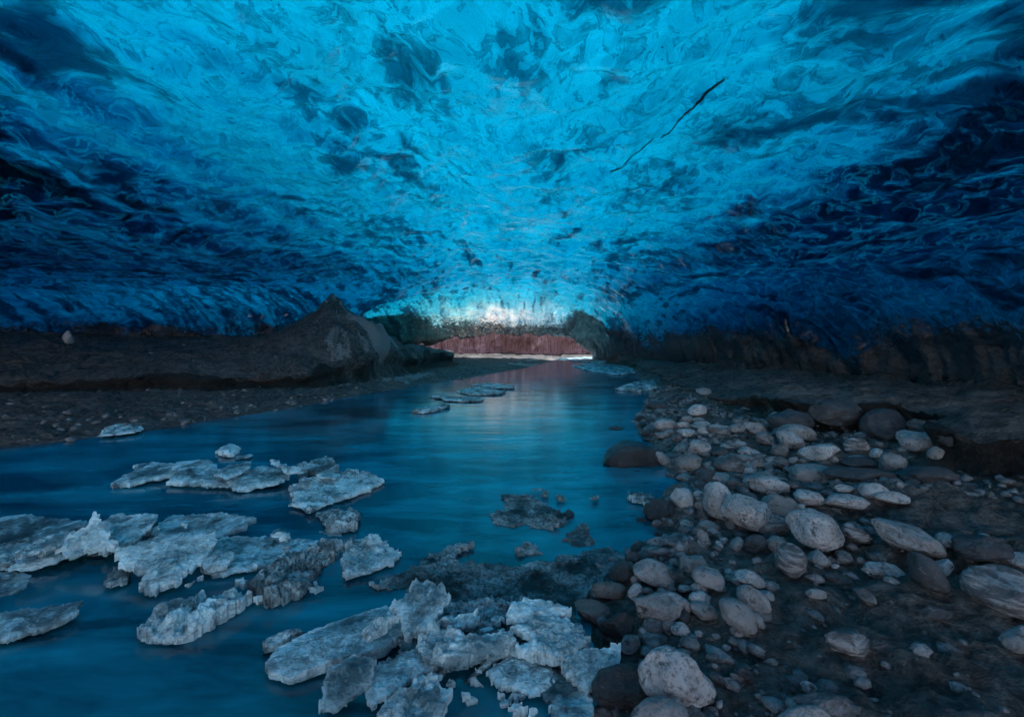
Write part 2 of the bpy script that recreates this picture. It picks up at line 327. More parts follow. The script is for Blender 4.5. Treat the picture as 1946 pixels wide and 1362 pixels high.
def build_terrain():
    ys = np.concatenate([np.linspace(-5, 0.6, 30)[:-1], np.geomspace(0.6, 34, 620)])
    us = np.linspace(-1.9, 1.45, 980)
    X = us[None, :] * (2.2 + np.maximum(ys, 0.0)[:, None]); Y = np.repeat(ys[:, None], len(us), 1)
    Z = ground(X, Y); X0, Y0 = X, Y
    for line, amt, s0, n0 in ((L_LIP, .26, .8, 71), (BENCH, .30, .9, 51)):   # the stream has undercut the edges of both banks
        dd = lambda x, y: sdf(line, x + .3 * fbm(x * s0, y * s0, 0, 4, n0), y + .3 * fbm(x * s0, y * s0, 0, 4, n0 + 6))
        d = dd(X, Y); e = .05; gx = (dd(X + e, Y) - d) / e; gy = (dd(X, Y + e) - d) / e; gn = np.maximum(np.hypot(gx, gy), .3)
        wv = amt * sstep(.0, .14, d) * sstep(1.1, .2, d) * (.8 + .5 * fbm(X * 2, Y * 2, 0, 3, 211)); X, Y = X - gx / gn * wv, Y - gy / gn * wv
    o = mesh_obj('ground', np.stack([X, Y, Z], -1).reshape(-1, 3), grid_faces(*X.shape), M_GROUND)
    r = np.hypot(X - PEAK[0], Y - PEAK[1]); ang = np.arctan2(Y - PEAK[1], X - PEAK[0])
    silt_shading = 1.05 * sstep(3.9, 2.4, r) * sstep(-1.75, -1.1, ang) * sstep(1.6, .8, ang) * (.55 + 1.1 * fbm(ang * 5, r * .5, 0, 5, 97)) + .55 * fbm(X * 1.1, Y * 1.6, 0, 4, 221) * sstep(5, 2, np.abs(Y - 13)) * sstep(-2.2, -4, X) - .1 + .3 * sstep(.35, .15, r)  # pale silty patches, also painted as highlights on the mound's right flank and crest
    silt_shading = silt_shading + (-.60 + 1.3 * fbm(X * .9, Y * 1.5, 0, 3, 237)) * sstep(24.5, 25.5, Y)
    sh = sdf(L_SHORE, X, Y); silt_shading = silt_shading + .75 * sstep(15, 19, Y) * sstep(-.2, .1, sh) * sstep(2.2, .8, sh) * (.6 + .8 * fbm(X * 1.5, Y * 1.5, 0, 3, 233)) + .45 * fbm(X * 1.7, Y * 3.0, 0, 4, 225) * sstep(1, 3, X)
    for line, amt in ((L_LIP, 1.5), (BENCH, 1.1)):           # undercut shade painted dark into the colour of the cut edges
        d = sdf(line, X0 + .3 * fbm(X0 * .85, Y0 * .85, 0, 4, 71 if line is L_LIP else 51), Y0); silt_shading = silt_shading - amt * sstep(-.45, -.1, d) * sstep(.26, .08, d) * (1 if line is L_LIP else sstep(9, 6.5, Y0)) * (.8 + .5 * fbm(X0 * 2, Y0 * 2, 0, 3, 231))
    at = o.data.attributes.new('silt_shading', 'FLOAT', 'POINT'); at.data.foreach_set('value', silt_shading.ravel().astype(np.float32))
    o['kind'] = 'structure'
    xs = np.linspace(-400, 400, 41); yy = np.linspace(-400, 400, 41); GX, GY = np.meshgrid(xs, yy)
    o = mesh_obj('snow_field', np.stack([GX, GY, np.full_like(GX, -0.8)], -1).reshape(-1, 3), grid_faces(41, 41), M_SNOW); o['kind'] = 'structure'
    # unseen snow slope added behind the camera to bounce neutral light onto the stones
    xs = np.linspace(-40, 40, 81); yy = np.linspace(-45, -0.9, 80); GX, GY = np.meshgrid(xs, yy)
    o = mesh_obj('snow_bounce_slope', np.stack([GX, GY, 0.02 + 0.42 * (-0.9 - GY) + 0.25 * fbm(GX * .2, GY * .2, 0, 4, 3) * sstep(0, 3, -.9 - GY)], -1).reshape(-1, 3), grid_faces(80, 81), M_SNOW); o['kind'] = 'structure'
    xs = np.linspace(-30, 12, 211); yy = np.linspace(-5, 32, 186); GX, GY = np.meshgrid(xs, yy)
    o = mesh_obj('water', np.stack([GX, GY, np.zeros_like(GX)], -1).reshape(-1, 3), grid_faces(186, 211), M_WATER); o['kind'] = 'structure'
build_terrain()

# ------------------------------------------------------------------ the ice vault
C_LEFT = [(-30, -8), (-26, 4), (-18.5, 14), (-12.5, 16.6), (-8, 16.9), (-6.4, 15.9), (-6.2, 17), (-7.6, 19), (-8.8, 21.5), (-9.2, 27)]
C_RIGHT = [(9.5, -8), (8.2, 3), (7.5, 6.5), (7.6, 9), (6.5, 13), (5.6, 17.3), (5.0, 21), (4.1, 24.5), (3.6, 27)]
def side_dist(line, x, y, right):
    d, _ = polydist(line, x, y, False)
    P = np.array(line); lx = np.interp(y, P[:, 1], P[:, 0]) if right else None
    if right: return np.where(x < lx, d, -d)
    poly = line + [(60, 27), (60, -8)]
    _, ins = polydist(poly, x, y); return np.where(ins, d, -d)
BACK_Y = 24.6
def vault(x, y):
    """height of the under side of the ice, and the distances to its feet"""
    wob = 0.5 * fbm(x * 0.35, y * 0.35, 0, 3, 101)
    tl = side_dist(C_LEFT, x, y, False) + 0.25 * fbm(x * .8, y * .8, 0, 3, 111)
    tr = side_dist(C_RIGHT, x, y, True)
    yw = y + .7 * fbm(x * .6, y * .6, 0, 3, 123); fl = ridge(yw * .9, x * .3, 0, 4, 121); tr = tr + 0.20 * fl * (1 - sstep(0.6, 1.8, tr))
    tb = BACK_Y + 0.25 * fbm(x * .9, 0 * y, 0, 3, 131) - y
    top = 4.75 - 0.055 * y + wob * .6
    zl = 1.55 + 0.5 * (1 - np.exp(-np.maximum(tl, 0) / .6)) + 2.9 * (1 - np.exp(-np.maximum(tl, 0) / 6.5)) + 3 * np.minimum(tl, 0)
    zr = 0.50 + 0.95 * (1 - np.exp(-np.maximum(tr, 0) / .35)) + 3.6 * (1 - np.exp(-np.maximum(tr, 0) / 3.6)) + 4 * np.minimum(tr, 0)
    low = sstep(-3.0, -5.2, x + .4 * fbm(y * 0, x * 1.5, 0, 2, 133)) + sstep(2.8, 4.8, x); zb = 1.15 + .22 * fbm(x * .7, 0 * y, 0, 3, 135) - .75 * low + 2.4 * (1 - np.exp(-np.maximum(tb, 0) / 2.0))
    z = smin(smin(smin(top, zl, .8), zr, .8), zb, .5)
    # scalloped melt cups and long flutes
    cup = np.abs(fbm(x * 1.3 + .3 * y, y * 1.3, 0, 3, 141)); big = fbm(x * 0.6, y * 0.5, 0, 4, 151)
    rip = ridge(x * .9 + .4 * fbm(x, y, 0, 2, 163), y * 2.6, 0, 3, 161)
    z = z + 0.16 * big * sstep(0, 2, np.minimum(tl, tr)) + 0.18 * cup + (0.012 + .05 * sstep(7, 12, y)) * rip
    return np.maximum(z, -1.2), tl, tr, tb
def build_vault():
    xs = np.concatenate([np.arange(-28, -9, .11), np.arange(-9, 8.5, .045), np.arange(8.5, 13.01, .11)])
    ys = np.concatenate([np.arange(0.4, 1.0, .08), np.arange(1.0, 7, .035), np.arange(7, 16, .055), np.arange(16, 25.2, .06)])  # near rim cut back to the camera to let in more neutral light
    X, Y = np.meshgrid(xs, ys); Z, tl, tr, tb = vault(X, Y)
    ins = tb > 0
    foot = sstep(1.6, .2, np.minimum(np.minimum(tr, tb), tl)); X = X + foot * (.16 * fbm(Y * 1.6, Z * 1.5, X * .6, 4, 181) + .10 * ridge(Y * 3.5, Z * 1.2, 0, 3, 185))
    Y = Y + foot * .22 * fbm(X * 1.8, Z * 2.2, 0, 4, 187)
    # ice thickness: thin along the crown and at the far lip, thick towards the flanks
    ax = X - 1.0
    T = 5.75 - .05 * Y + np.where(ax < 0, .020, .033) * ax ** 2 + .30 * fbm(X * .25, Y * .2, 0, 3, 171)
    tb0 = np.maximum(tb, 0); Tl = 1.22 + 2.4 * (1 - np.exp(-tb0 / 2.0)) + .015 * tb0 + .07 * tb0 ** 2
    T = smin(T, Tl, .6); T = np.maximum(T, Z + .04)
    # veils: long bands and lens-shaped clear patches fanning out from the far end
    U = (X - .8) * (9 / np.maximum(17 - Y, 4.5)); W = Y * .42
    wu = U + .55 * fbm(U * .8, W * .8, 0, 4, 401) + .12 * fbm(U * 4, W * 4, 0, 3, 405); wv = W + .55 * fbm(U * .8 + 40, W * .8, 0, 4, 402)
    v1 = ridge(wu * .75, wv * .7, 0, 4, 411); v2 = ridge(wu * 2.1, wv * 1.7, 0, 4, 421); v3 = fbm(wu * .45, wv * .4, 0, 3, 431)
    veil = .50 + .40 * (v1 - .45) + .46 * (v2 - .45) + .10 * v3 + .20 * np.exp(-((U - .3) / 2.8) ** 2) - .08 * sstep(5, 13, np.abs(U)) + .12 * np.exp(-((U + 4.5) / 3.0) ** 2)
    snow = np.clip(.82 + .30 * fbm(wu * .6 + 9, wv * .6, 0, 4, 441) + .30 * (ridge(wu * 1.7, wv * 1.3, 0, 3, 445) - .5), .04, 1)
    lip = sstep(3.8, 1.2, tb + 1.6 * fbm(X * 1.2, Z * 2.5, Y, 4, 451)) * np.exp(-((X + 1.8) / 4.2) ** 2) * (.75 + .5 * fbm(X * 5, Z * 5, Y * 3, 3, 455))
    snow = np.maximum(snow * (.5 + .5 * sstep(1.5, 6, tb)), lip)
    deb = np.maximum(1.1 - np.maximum(tr, 0) / 0.8, 0) + np.maximum(0.8 - np.maximum(tl, 0) / .7, 0) * .9
    zn = fbm(X * 1.3, Z * 2.0, Y * .8, 4, 191)
    gl = (sstep(-3.2, -6.0, X + .8 * zn) * .45 + sstep(2.6, 4.0, X + .8 * zn) * .60) * sstep(3.6, 1.6, tb) + .50 * sstep(2.9, 1.5, Z + .4 * zn) * sstep(4, 2, tb)
    gl = gl + .28 * sstep(4.0, 2.0, tb)
    deb = deb * (.95 + .6 * fbm(X * .7, Y * .7, Z, 3, 195))
    deb = np.clip(deb + gl, 0, 1.2) - 0.12
    nr, nc = X.shape; N = nr * nc
    V = np.concatenate([np.stack([X, Y, Z], -1).reshape(-1, 3), np.stack([X, Y, T], -1).reshape(-1, 3)])
    fm = (ins[:-1, :-1] & ins[1:, :-1] & ins[:-1, 1:] & ins[1:, 1:])
    q = grid_faces(nr, nc)[fm.ravel()]
    inner = q[:, ::-1]; outer = q + N
    # rim walls
    E = np.concatenate([q[:, [0, 1]], q[:, [1, 2]], q[:, [2, 3]], q[:, [3, 0]]])
    key = np.sort(E, 1); kk = key[:, 0].astype(np.int64) * N + key[:, 1]
    u, idx, cnt = np.unique(kk, return_index=True, return_counts=True); B = E[idx[cnt == 1]]
    rim = np.stack([B[:, 0], B[:, 1], B[:, 1] + N, B[:, 0] + N], 1)
    F = np.concatenate([inner, outer, rim])
    used = np.unique(F); remap = np.full(2 * N, -1); remap[used] = np.arange(len(used))
    o = mesh_obj('ice_vault', V[used], remap[F], M_ICE)
    me = o.data
    at = me.attributes.new('outer', 'FLOAT', 'FACE')
    at.data.foreach_set('value', np.concatenate([np.zeros(len(inner)), np.ones(len(outer)), np.ones(len(rim))]).astype(np.float32))
    for nm, A in (('debris', deb), ('veil', veil), ('snow', snow), ('lip', lip), ('rough', 1 - .85 * sstep(6, 11, Y) * sstep(7, 4, np.abs(X - .3)))):
        at = me.attributes.new(nm, 'FLOAT', 'POINT')
        at.data.foreach_set('value', np.concatenate([A.ravel(), A.ravel()])[used].astype(np.float32))
    tag(o, 'glowing blue glacier ice vault arching over the stream', 'ice cave', kind='structure')
build_vault()

def build_far_wall():
    t = np.linspace(0, 1, 420); z = np.linspace(-0.6, 2.3, 60)
    T, Z = np.meshgrid(t, z); X = -8 + 17 * T
    Y = 28.5 - 0.035 * (X - 0.5) ** 2 + 0.34 * np.abs(np.sin(X * 4.2 + fbm(X * 1.5, Z * .3, 0, 2, 7) * 3)) + 0.55 * fbm(X * .8, Z * .6, 0, 4, 8) + .15 * fbm(X * 3, Z * 3, 0, 3, 9) + .12 * Z
    V = np.concatenate([np.stack([X, Y, Z], -1).reshape(-1, 3), np.stack([X, Y + 1.6, Z], -1).reshape(-1, 3)])
    n = X.size; a = grid_faces(*X.shape); tp = np.arange(n - len(t), n); r = np.stack([tp[:-1], tp[1:], tp[1:] + n, tp[:-1] + n], 1)
    o = mesh_obj('silt_wall', V, np.concatenate([a, a[:, ::-1] + n, r]), M_PINK)
    tag(o, 'pinkish fluted wall of silty ice at the far end of the stream', 'wall')
build_far_wall()

# ------------------------------------------------------------------ stones
def ico(n):
    import bmesh
    bm = bmesh.new(); bmesh.ops.create_icosphere(bm, subdivisions=n, radius=1.0)
    V = np.array([v.co[:] for v in bm.verts]); F = np.array([[v.index for v in f.verts] for f in bm.faces]); bm.free(); return V, F
ICO = {k: ico(k) for k in (3, 4, 5)}
def seat(px, py, lift):
    """walk along the sight line of a point of the photo to where a stone of half height lift(D) rests on the ground"""
    D = np.geomspace(1.2, 26, 3000); x = (px - CX) / FPX * D; z = CAMH - (py - HY) / FPX * D
    g = np.maximum(ground(x, D), -0.06); k = np.argmax(z - g < lift * D)
    return D[k], x[k], z[k]
def rock_shape(a, b, c, shear, seed, ang, lvl, outline=None):
    V, F = ICO[lvl]; r = np.random.RandomState(seed)
    x, y, z = V.T.copy()
    if ang > 0:                                             # broken faces: cut the ball by a few planes
        for _ in range(int(5 + 6 * ang)):
            n = r.normal(size=3); n /= np.linalg.norm(n); d = r.uniform(0.62, 0.92) - 0.12 * ang
            t = x * n[0] + y * n[1] + z * n[2] - d; t = np.where(t > 0, t * (0.9 - .15 * (1 - ang)), 0)
            x, y, z = x - n[0] * t, y - n[1] * t, z - n[2] * t
        m = [max(np.abs(q).max(), .3) for q in (x, y, z)]; x, y, z = x / m[0], y / m[1], z / m[2]
    o = r.uniform(0, 50, 3)
    d1 = fbm(V[:, 0] * 1.1 + o[0], V[:, 1] * 1.1 + o[1], V[:, 2] * 1.1 + o[2], 2, seed % 97)
    d2 = fbm(V[:, 0] * 4 + o[1], V[:, 1] * 4 + o[2], V[:, 2] * 4 + o[0], 3, seed % 89)
    s = 1 + 0.20 * d1 + (0.06 + .05 * ang) * d2
    x, y, z = x * s, y * s, z * s
    z = np.where(z < -.55, -.55 + (z + .55) * .5, z)
    x = (x + shear * z) / math.hypot(1, shear * .8)
    if outline is not None:
        ph = np.arctan2(z, x); op = np.arctan2(outline[:, 1], outline[:, 0]); orr = np.hypot(outline[:, 0], outline[:, 1]); i = np.argsort(op)
        R = np.interp(ph, np.concatenate([op[i] - 2 * np.pi, op[i], op[i] + 2 * np.pi]), np.tile(orr[i], 3)); x, z = x * R, z * R
    return np.stack([x * a, y * b, z * c], -1), F
def stone(x0, y0, x1, y1, tone, shear, ang, seed, name='stone', bury=0.86):
    w2, h2 = (x1 - x0) / 2 / FPX, (y1 - y0) / 2 / FPX; px, py = (x0 + x1) / 2, (y0 + y1) / 2
    D, X, Z = seat(px, py, h2 * bury * .72)
    a, h = w2 * D, h2 * D; t = max(0.03, (py - HY) / FPX); tx = (px - CX) / FPX
    b = min(0.5 * (a + h) * 0.95, 0.62 * h / t, 0.75 * a / max(abs(tx), 0.05)); c = math.sqrt(max(h * h - (b * t) ** 2, (.6 * h) ** 2)); a = math.sqrt(max(a * a - (b * tx) ** 2, (.5 * a) ** 2))
    size = max(x1 - x0, y1 - y0); V, F = rock_shape(a * 1.12, b * 1.1, c * 1.16, shear, seed, ang, 5 if size > 75 else 4 if size > 18 else 3)
    kinds = ROCK_KINDS.get(tone, [ROCK[tone]]); o = mesh_obj(name, V, F, kinds[seed * 7 % 5 % len(kinds)]); o.location = (X, D, Z); return o

TILE = {1: (1130, 730, 6.487), 2: (1400, 730, 6.487), 3: (1650, 730, 6.487), 4: (1130, 920, 6.487), 5: (1400, 920, 6.487), 6: (1650, 920, 6.487), 7: (1090, 1110, 5.121), 8: (1450, 1080, 3.923)}
# tile, box in the tile, tone, shear, angularity, label ('' = a small cobble that shares its patch's label)
STONES = [
 (1, 105, 695, 800, 1100, 'W', -.1, .1, 'big wet black boulder half standing in the blue water at the shore'),
 (1, 165, 515, 360, 605, 'W', 0, .2, 'flat black stone alone in the water just behind the big wet boulder'),
 (1, 1250, 45, 1440, 140, 'G', -.2, .1, 'smooth grey dome-shaped stone alone on the dark sand, farthest up the right shore'),
 (1, 875, 175, 1020, 245, 'D', 0, .2, 'dark flattish stone in front of a small black rock at the far shore'),
 (1, 655, 215, 940, 325, 'D', .1, .4, 'broad dark slab-like stone at the far edge of the water'),
 (1, 1010, 150, 1120, 210, 'W', 0, .3, 'small wet black rock below the icy fringe of the far shore'),
 (1, 1160, 255, 1385, 390, 'L', .4, .4, 'pale mottled stone half sunk in sand behind the first row of cobbles'),
 (1, 740, 430, 1012, 575, 'L', 0, .3, 'pale rounded stone with cracked top at the water end of the first row'),
 (1, 1012, 460, 1180, 545, 'L', -.2, .3, 'pale wedge-shaped stone right of the pale cracked one'),
 (1, 1075, 390, 1200, 475, 'G', 0, .3, 'grey round stone behind the pale wedge-shaped one'),
 (1, 1190, 410, 1345, 470, 'G', 0, .2, ''), (1, 1222, 450, 1420, 520, 'L', 0, .2, 'flat pale stone lying on top of another flat stone, first row'),
 (1, 1225, 495, 1400, 562, 'L', 0, .2, 'flat pale stone under the stacked flat one, first row'),
 (1, 1272, 532, 1415, 617, 'L', .1, .2, 'pale egg-like stone tucked against the black-streaked stone'),
 (1, 1378, 493, 1652, 652, 'L', .1, .4, 'grey pointed stone with black streaks on its near face'),
 (1, 1655, 495, 1852, 598, 'G', 0, .1, 'smooth grey dome stone right of the black-streaked stone'),
 (1, 1675, 392, 1905, 510, 'G', .3, .4, 'grey sloping stone behind the smooth dome stone'), (1, 1840, 378, 1925, 470, 'G', 0, .2, ''),
 (1, 1000, 553, 1268, 650, 'L', -.1, .1, 'long smooth pale stone in front of the pale cracked stone'),
 (1, 850, 558, 975, 640, 'G', .3, .3, ''), (1, 748, 580, 915, 670, 'G', .1, .4, 'grey lumpy stone touching the dark wet rocks of the shore'),
 (1, 938, 610, 1073, 712, 'G', 0, .2, 'grey ball-like stone below the long smooth pale one'),
 (1, 555, 548, 752, 655, 'W', .1, .5, 'wet black angular rock at the water behind the big boulder'), (1, 590, 648, 757, 695, 'D', 0, .2, 'thin flat dark stone on the water line behind the big boulder'),
 (1, 635, 418, 790, 485, 'D', 0, .3, ''), (1, 488, 375, 612, 455, 'W', 0, .5, 'outermost wet black rock of the far shore point'), (1, 540, 455, 645, 545, 'W', 0, .5, ''), (1, 650, 345, 860, 405, 'D', 0, .4, ''), (1, 890, 395, 1080, 455, 'D', 0, .3, ''),
 (1, 968, 733, 1150, 858, 'G', .45, .2, 'smooth grey leaning egg-shaped stone left of the pitted pale stone'),
 (1, 1143, 693, 1422, 885, 'L', 0, .4, 'pale pitted two-humped stone right of the leaning egg-shaped one'),
 (1, 888, 848, 1062, 938, 'G', 0, .1, 'small smooth oval stone between the big wet boulder and a grey round rock'),
 (1, 733, 843, 935, 1035, 'G', -.5, .3, 'grey stone leaning on the right side of the big wet boulder'),
 (1, 1018, 862, 1315, 1085, 'G', 0, .3, 'grey rounded rock right of the small smooth oval stone'),
 (1, 1558, 698, 1895, 805, 'L', .1, .4, 'long pale knobbly stone bridging a dark hollow'),
 (1, 1785, 783, 1990, 868, 'L', -.2, .2, 'long flat pale stone below the knobbly bridging one'),
 (1, 1448, 880, 1842, 1135, 'G', -.1, .5, 'big grey faceted stone with a dark notch in its left side'),
 (1, 1245, 1035, 1462, 1265, 'D', .4, .2, 'dark tall leaning stone left of the big faceted one'),
 (1, 1383, 1090, 1655, 1220, 'L', 0, .3, 'pale bean-shaped stone in front of the dark tall leaning one'),
 (1, 1012, 1103, 1172, 1188, 'G', .1, .3, 'dull stone at the head of the little inlet by the big wet boulder'), (1, 975, 1088, 1100, 1155, 'D', 0, .3, ''),
 (1, 1618, 1168, 1828, 1300, 'G', 0, .3, 'grey blunt stone right of the pale bean-shaped one'),
 (1, 1833, 1028, 1985, 1132, 'L', 0, .2, 'small pale stone marked with rings, beside the big faceted one'),
 (1, 1335, 955, 1465, 1055, 'G', .5, .2, ''), (1, 1725, 850, 1955, 985, 'G', -.2, .3, 'mid-grey squarish stone behind the big faceted one'),
 (1, 1828, 1138, 1965, 1305, 'L', .2, .3, 'pale upright stone left of the striped boulder'), (1, 1148, 1158, 1272, 1255, 'D', 0, .4, ''), (1, 1725, 608, 1895, 682, 'D', .1, .2, 'dark flat stone in the gap under the smooth dome stone'),
 (1, 1445, 780, 1655, 905, 'D', .2, .2, 'dark low stone in the hollow left of the knobbly bridging one'),
 (2, 98, 468, 362, 620, 'G', -.2, .6, 'grey angular stone left of the dark smooth boulder'),
 (2, 363, 366, 545, 545, 'L', .3, .3, 'pale round-topped stone half hidden behind the dark smooth boulder'),
 (2, 408, 322, 918, 615, 'D', -.1, .2, 'big dark smooth boulder with pale stones leaning on its front'),
 (2, 488, 502, 945, 695, 'G', -.1, .15, 'smooth mid-grey dome leaning on the dark smooth boulder'),
 (2, 493, 588, 833, 815, 'L', -.3, .6, 'pale angular stone with a white crust, in front of the mid-grey dome'),
 (2, 855, 625, 985, 702, 'G', -.3, .3, ''), (2, 243, 588, 483, 768, 'G', -.3, .3, 'grey barrel-like stone left of the white-crusted angular one'),
 (2, 835, 222, 1570, 535, 'D', 0, .5, 'broad dark flat-topped rock set into the sand bench'),
 (2, 1508, 333, 2095, 735, 'D', 0, .05, 'largest dark boulder, round as an egg, below the sand bench'),
 (2, 1445, 608, 1605, 685, 'D', .2, .4, ''), (2, 1278, 652, 1624, 885, 'L', -.1, .5, 'pale speckled three-cornered stone left of the dark egg boulder'),
 (2, 763, 722, 1254, 955, 'L', .2, .35, 'pale speckled wedge between the white-crusted and the three-cornered stone'),
 (2, 440, 738, 637, 903, 'G', 0, .5, 'grey pyramid-like stone below the white-crusted angular one'),
 (2, 33, 783, 303, 893, 'L', -.2, .3, 'pale flat stone left of the grey pyramid-like one'),
 (2, 163, 928, 312, 1033, 'G', .3, .3, ''), (2, 78, 1028, 243, 1123, 'G', 0, .2, ''), (2, 348, 888, 540, 985, 'G', .1, .3, ''), (2, 428, 898, 655, 1045, 'G', .1, .3, 'grey notched stone behind the long speckled loaf'),
 (2, 638, 893, 755, 975, 'G', .3, .3, ''), (2, 763, 908, 915, 990, 'B', 0, .1, 'brownish button-like stone under the pale speckled wedge'), (2, 998, 933, 1145, 995, 'B', -.1, .2, 'brownish low stone just behind the long speckled loaf'),
 (2, 1118, 883, 1255, 968, 'G', .1, .2, ''), (2, 1262, 893, 1325, 950, 'G', 0, .2, ''), (2, 1295, 900, 1710, 1030, 'D', .2, .4, 'long low ridged stone below the three-cornered one'),
 (2, 1638, 798, 1795, 908, 'L', .5, .3, ''), (2, 598, 988, 1228, 1218, 'G', -.05, .05, 'long speckled loaf-shaped boulder lying level'),
 (2, 1378, 868, 1595, 935, 'G', .1, .2, ''), (2, 508, 1088, 645, 1175, 'G', 0, .3, ''), (2, 228, 1068, 435, 1155, 'G', .1, .2, ''),
 (2, 145, 1122, 595, 1358, 'L', -.2, .35, 'pale boulder with slanting dark stripes'), (2, 78, 1138, 222, 1275, 'L', .2, .3, ''),
 (2, 1145, 1008, 1910, 1240, 'D', -.1, .3, 'dark sand-coated flat boulder right of the long speckled loaf'),
 (2, 608, 1203, 755, 1285, 'G', -.1, .2, ''), (2, 928, 1213, 1145, 1290, 'G', -.1, .2, 'low grey stone in front of the long speckled loaf'), (2, 1208, 1233, 1435, 1335, 'L', -.2, .2, 'small pale arched stone in front of the dark sand-coated boulder'),
 (2, 180, 408, 262, 462, 'G', 0, .2, ''), (2, 250, 428, 372, 492, 'G', 0, .2, ''),
 (3, 412, 432, 865, 625, 'G', -.2, .3, 'grey hooded stone behind the salt-and-pepper boulder'),
 (3, 373, 556, 884, 855, 'L', -.15, .25, 'pale salt-and-pepper granite boulder right of the dark egg boulder'),
 (3, 722, 778, 944, 955, 'G', .1, .4, 'small grey squarish stone in front of the salt-and-pepper boulder'),
 (3, 853, 598, 1122, 780, 'D', -.2, .5, 'dark angular stone at the foot of the bench, right of the salt-and-pepper boulder'),
 (3, 88, 842, 475, 1085, 'G', -.1, .5, 'rough pitted stone on the sand in front of the dark egg boulder'), (3, 238, 803, 332, 852, 'G', 0, .3, ''),
 (3, 305, 982, 1095, 1300, 'D', -.1, .3, 'wide dark sandy boulder, lowest hump of the right bank'),
 (4, 600, 180, 1005, 440, 'W', .1, .3, 'wet two-lobed dark rock standing in the little inlet'),
 (4, 520, 400, 640, 497, 'W', -.1, .4, 'small wet black rock left of the two-lobed one'),
 (4, 130, 568, 392, 680, 'W', 0, .1, 'shiny black stone lying in the shallow water near the slush'),
 (4, 962, 48, 1244, 315, 'L', -.1, .2, 'pale stone densely speckled with black, by the little inlet'),
 (4, 855, 0, 1075, 205, 'B', .6, .4, 'brownish wedge leaning behind the densely speckled stone'),
 (4, 1342, 0, 1704, 465, 'L', -.05, .25, 'tall pale egg-shaped stone standing on end'),
 (4, 1243, 203, 1372, 302, 'G', 0, .3, ''), (4, 1235, 298, 1372, 455, 'D', .2, .4, ''), (4, 1222, 83, 1342, 165, 'L', 0, .2, ''), (4, 1062, 438, 1208, 553, 'G', 0, .2, 'small grey ball in gravel below the densely speckled stone'),
 (4, 1278, 438, 1524, 585, 'G', .1, .4, 'grey craggy stone under the tall pale egg'),
 (4, 1386, 548, 1572, 672, 'L', -.5, .1, 'small pale oblong stone below the craggy one'), (4, 1268, 568, 1428, 765, 'G', -.4, .4, 'grey split stone left of the small pale oblong one'),
 (4, 1608, 428, 1744, 552, 'G', 0, .3, ''), (4, 1466, 692, 1582, 795, 'L', 0, .3, ''), (4, 1548, 653, 1648, 732, 'L', -.2, .1, ''),
 (4, 653, 652, 874, 785, 'G', 0, .15, 'smooth grey stone at the mouth of the little inlet'), (4, 457, 697, 694, 905, 'W', -.1, .3, 'black rock gripped by slush at the water line'),
 (4, 678, 782, 924, 885, 'G', -.1, .2, 'flat grey stone below the smooth one at the inlet mouth'), (4, 992, 808, 1115, 905, 'G', .3, .3, ''), (4, 928, 788, 1005, 862, 'G', 0, .2, ''),
 (4, 382, 838, 545, 1005, 'D', .3, .3, 'dark stone with an icy cap beside the slush'), (4, 228, 872, 384, 955, 'L', .2, .3, 'pale ice-glazed stone on top of a black wet one'),
 (4, 186, 955, 464, 1205, 'W', 0, .3, 'black wet stone between the slush and a large blue-grey boulder'),
 (4, 486, 946, 955, 1278, 'G', -.3, .15, 'large smooth blue-grey boulder sloping down to the right'),
 (4, 1026, 872, 1404, 1188, 'G', .1, .45, 'grey blocky boulder right of the smooth blue-grey one'),
 (4, 1206, 1018, 1650, 1338, 'G', -.2, .55, 'grey tent-shaped boulder in front of the blocky one'),
 (4, 1728, 1052, 2076, 1275, 'L', -.4, .25, 'pale spotted stone pointing down to the right, on the gravel'),
 (4, 1398, 838, 1494, 918, 'G', .4, .2, ''), (4, 1602, 1032, 1724, 1124, 'L', -.2, .1, ''), (4, 1602, 1112, 1704, 1205, 'G', 0, .2, ''), (4, 1688, 1152, 1834, 1285, 'G', -.4, .1, ''),
 (4, 1676, 658, 1834, 825, 'G', .3, .3, 'rough grey stone in the gravel below the swirl-marked boulder'), (4, 848, 1038, 1024, 1165, 'D', -.3, .2, 'dark stone wedged behind the smooth blue-grey boulder'),
 (4, 1036, 1238, 1204, 1335, 'L', -.2, .1, ''), (4, 1202, 1222, 1374, 1370, 'L', -.2, .1, ''), (4, 856, 1208, 1005, 1335, 'G', 0, .4, ''), (4, 776, 1278, 894, 1355, 'G', -.3, .3, ''), (4, 576, 1268, 694, 1345, 'G', .1, .3, ''), (4, 446, 1138, 564, 1245, 'G', -.1, .4, ''),
 (4, 1706, 588, 1875, 675, 'D', -.2, .4, ''), (4, 1656, 928, 1744, 985, 'L', 0, .3, ''), (4, 926, 908, 1055, 1045, 'G', -.2, .5, ''), (4, 736, 578, 874, 665, 'D', -.1, .4, 'dark ice-flecked stone closing the little inlet'),
 (5, -135, 128, 435, 575, 'L', -.1, .3, 'large pale boulder marked with swirls'), (5, 315, 145, 738, 408, 'G', -.1, .3, 'flat-topped grey boulder behind the swirl-marked one'),
 (5, 156, 356, 636, 628, 'L', -.1, .6, 'pale roof-shaped stone in front of the swirl-marked boulder'), (5, 675, 66, 1056, 258, 'L', -.1, .3, 'pale arched stone with sand under it, right of the flat-topped boulder'),
 (5, 742, 242, 840, 308, 'L', 0, .2, ''), (5, 536, 380, 695, 508, 'G', 0, .3, 'small grey stone behind the roof-shaped one'),
 (5, 640, 338, 1290, 822, 'L', -.15, .3, 'largest grey boulder of the middle bed, smooth with a ridged shoulder'),
 (5, 1262, 460, 1645, 738, 'L', -.15, .2, 'pale rounded boulder touching the right side of the largest one'),
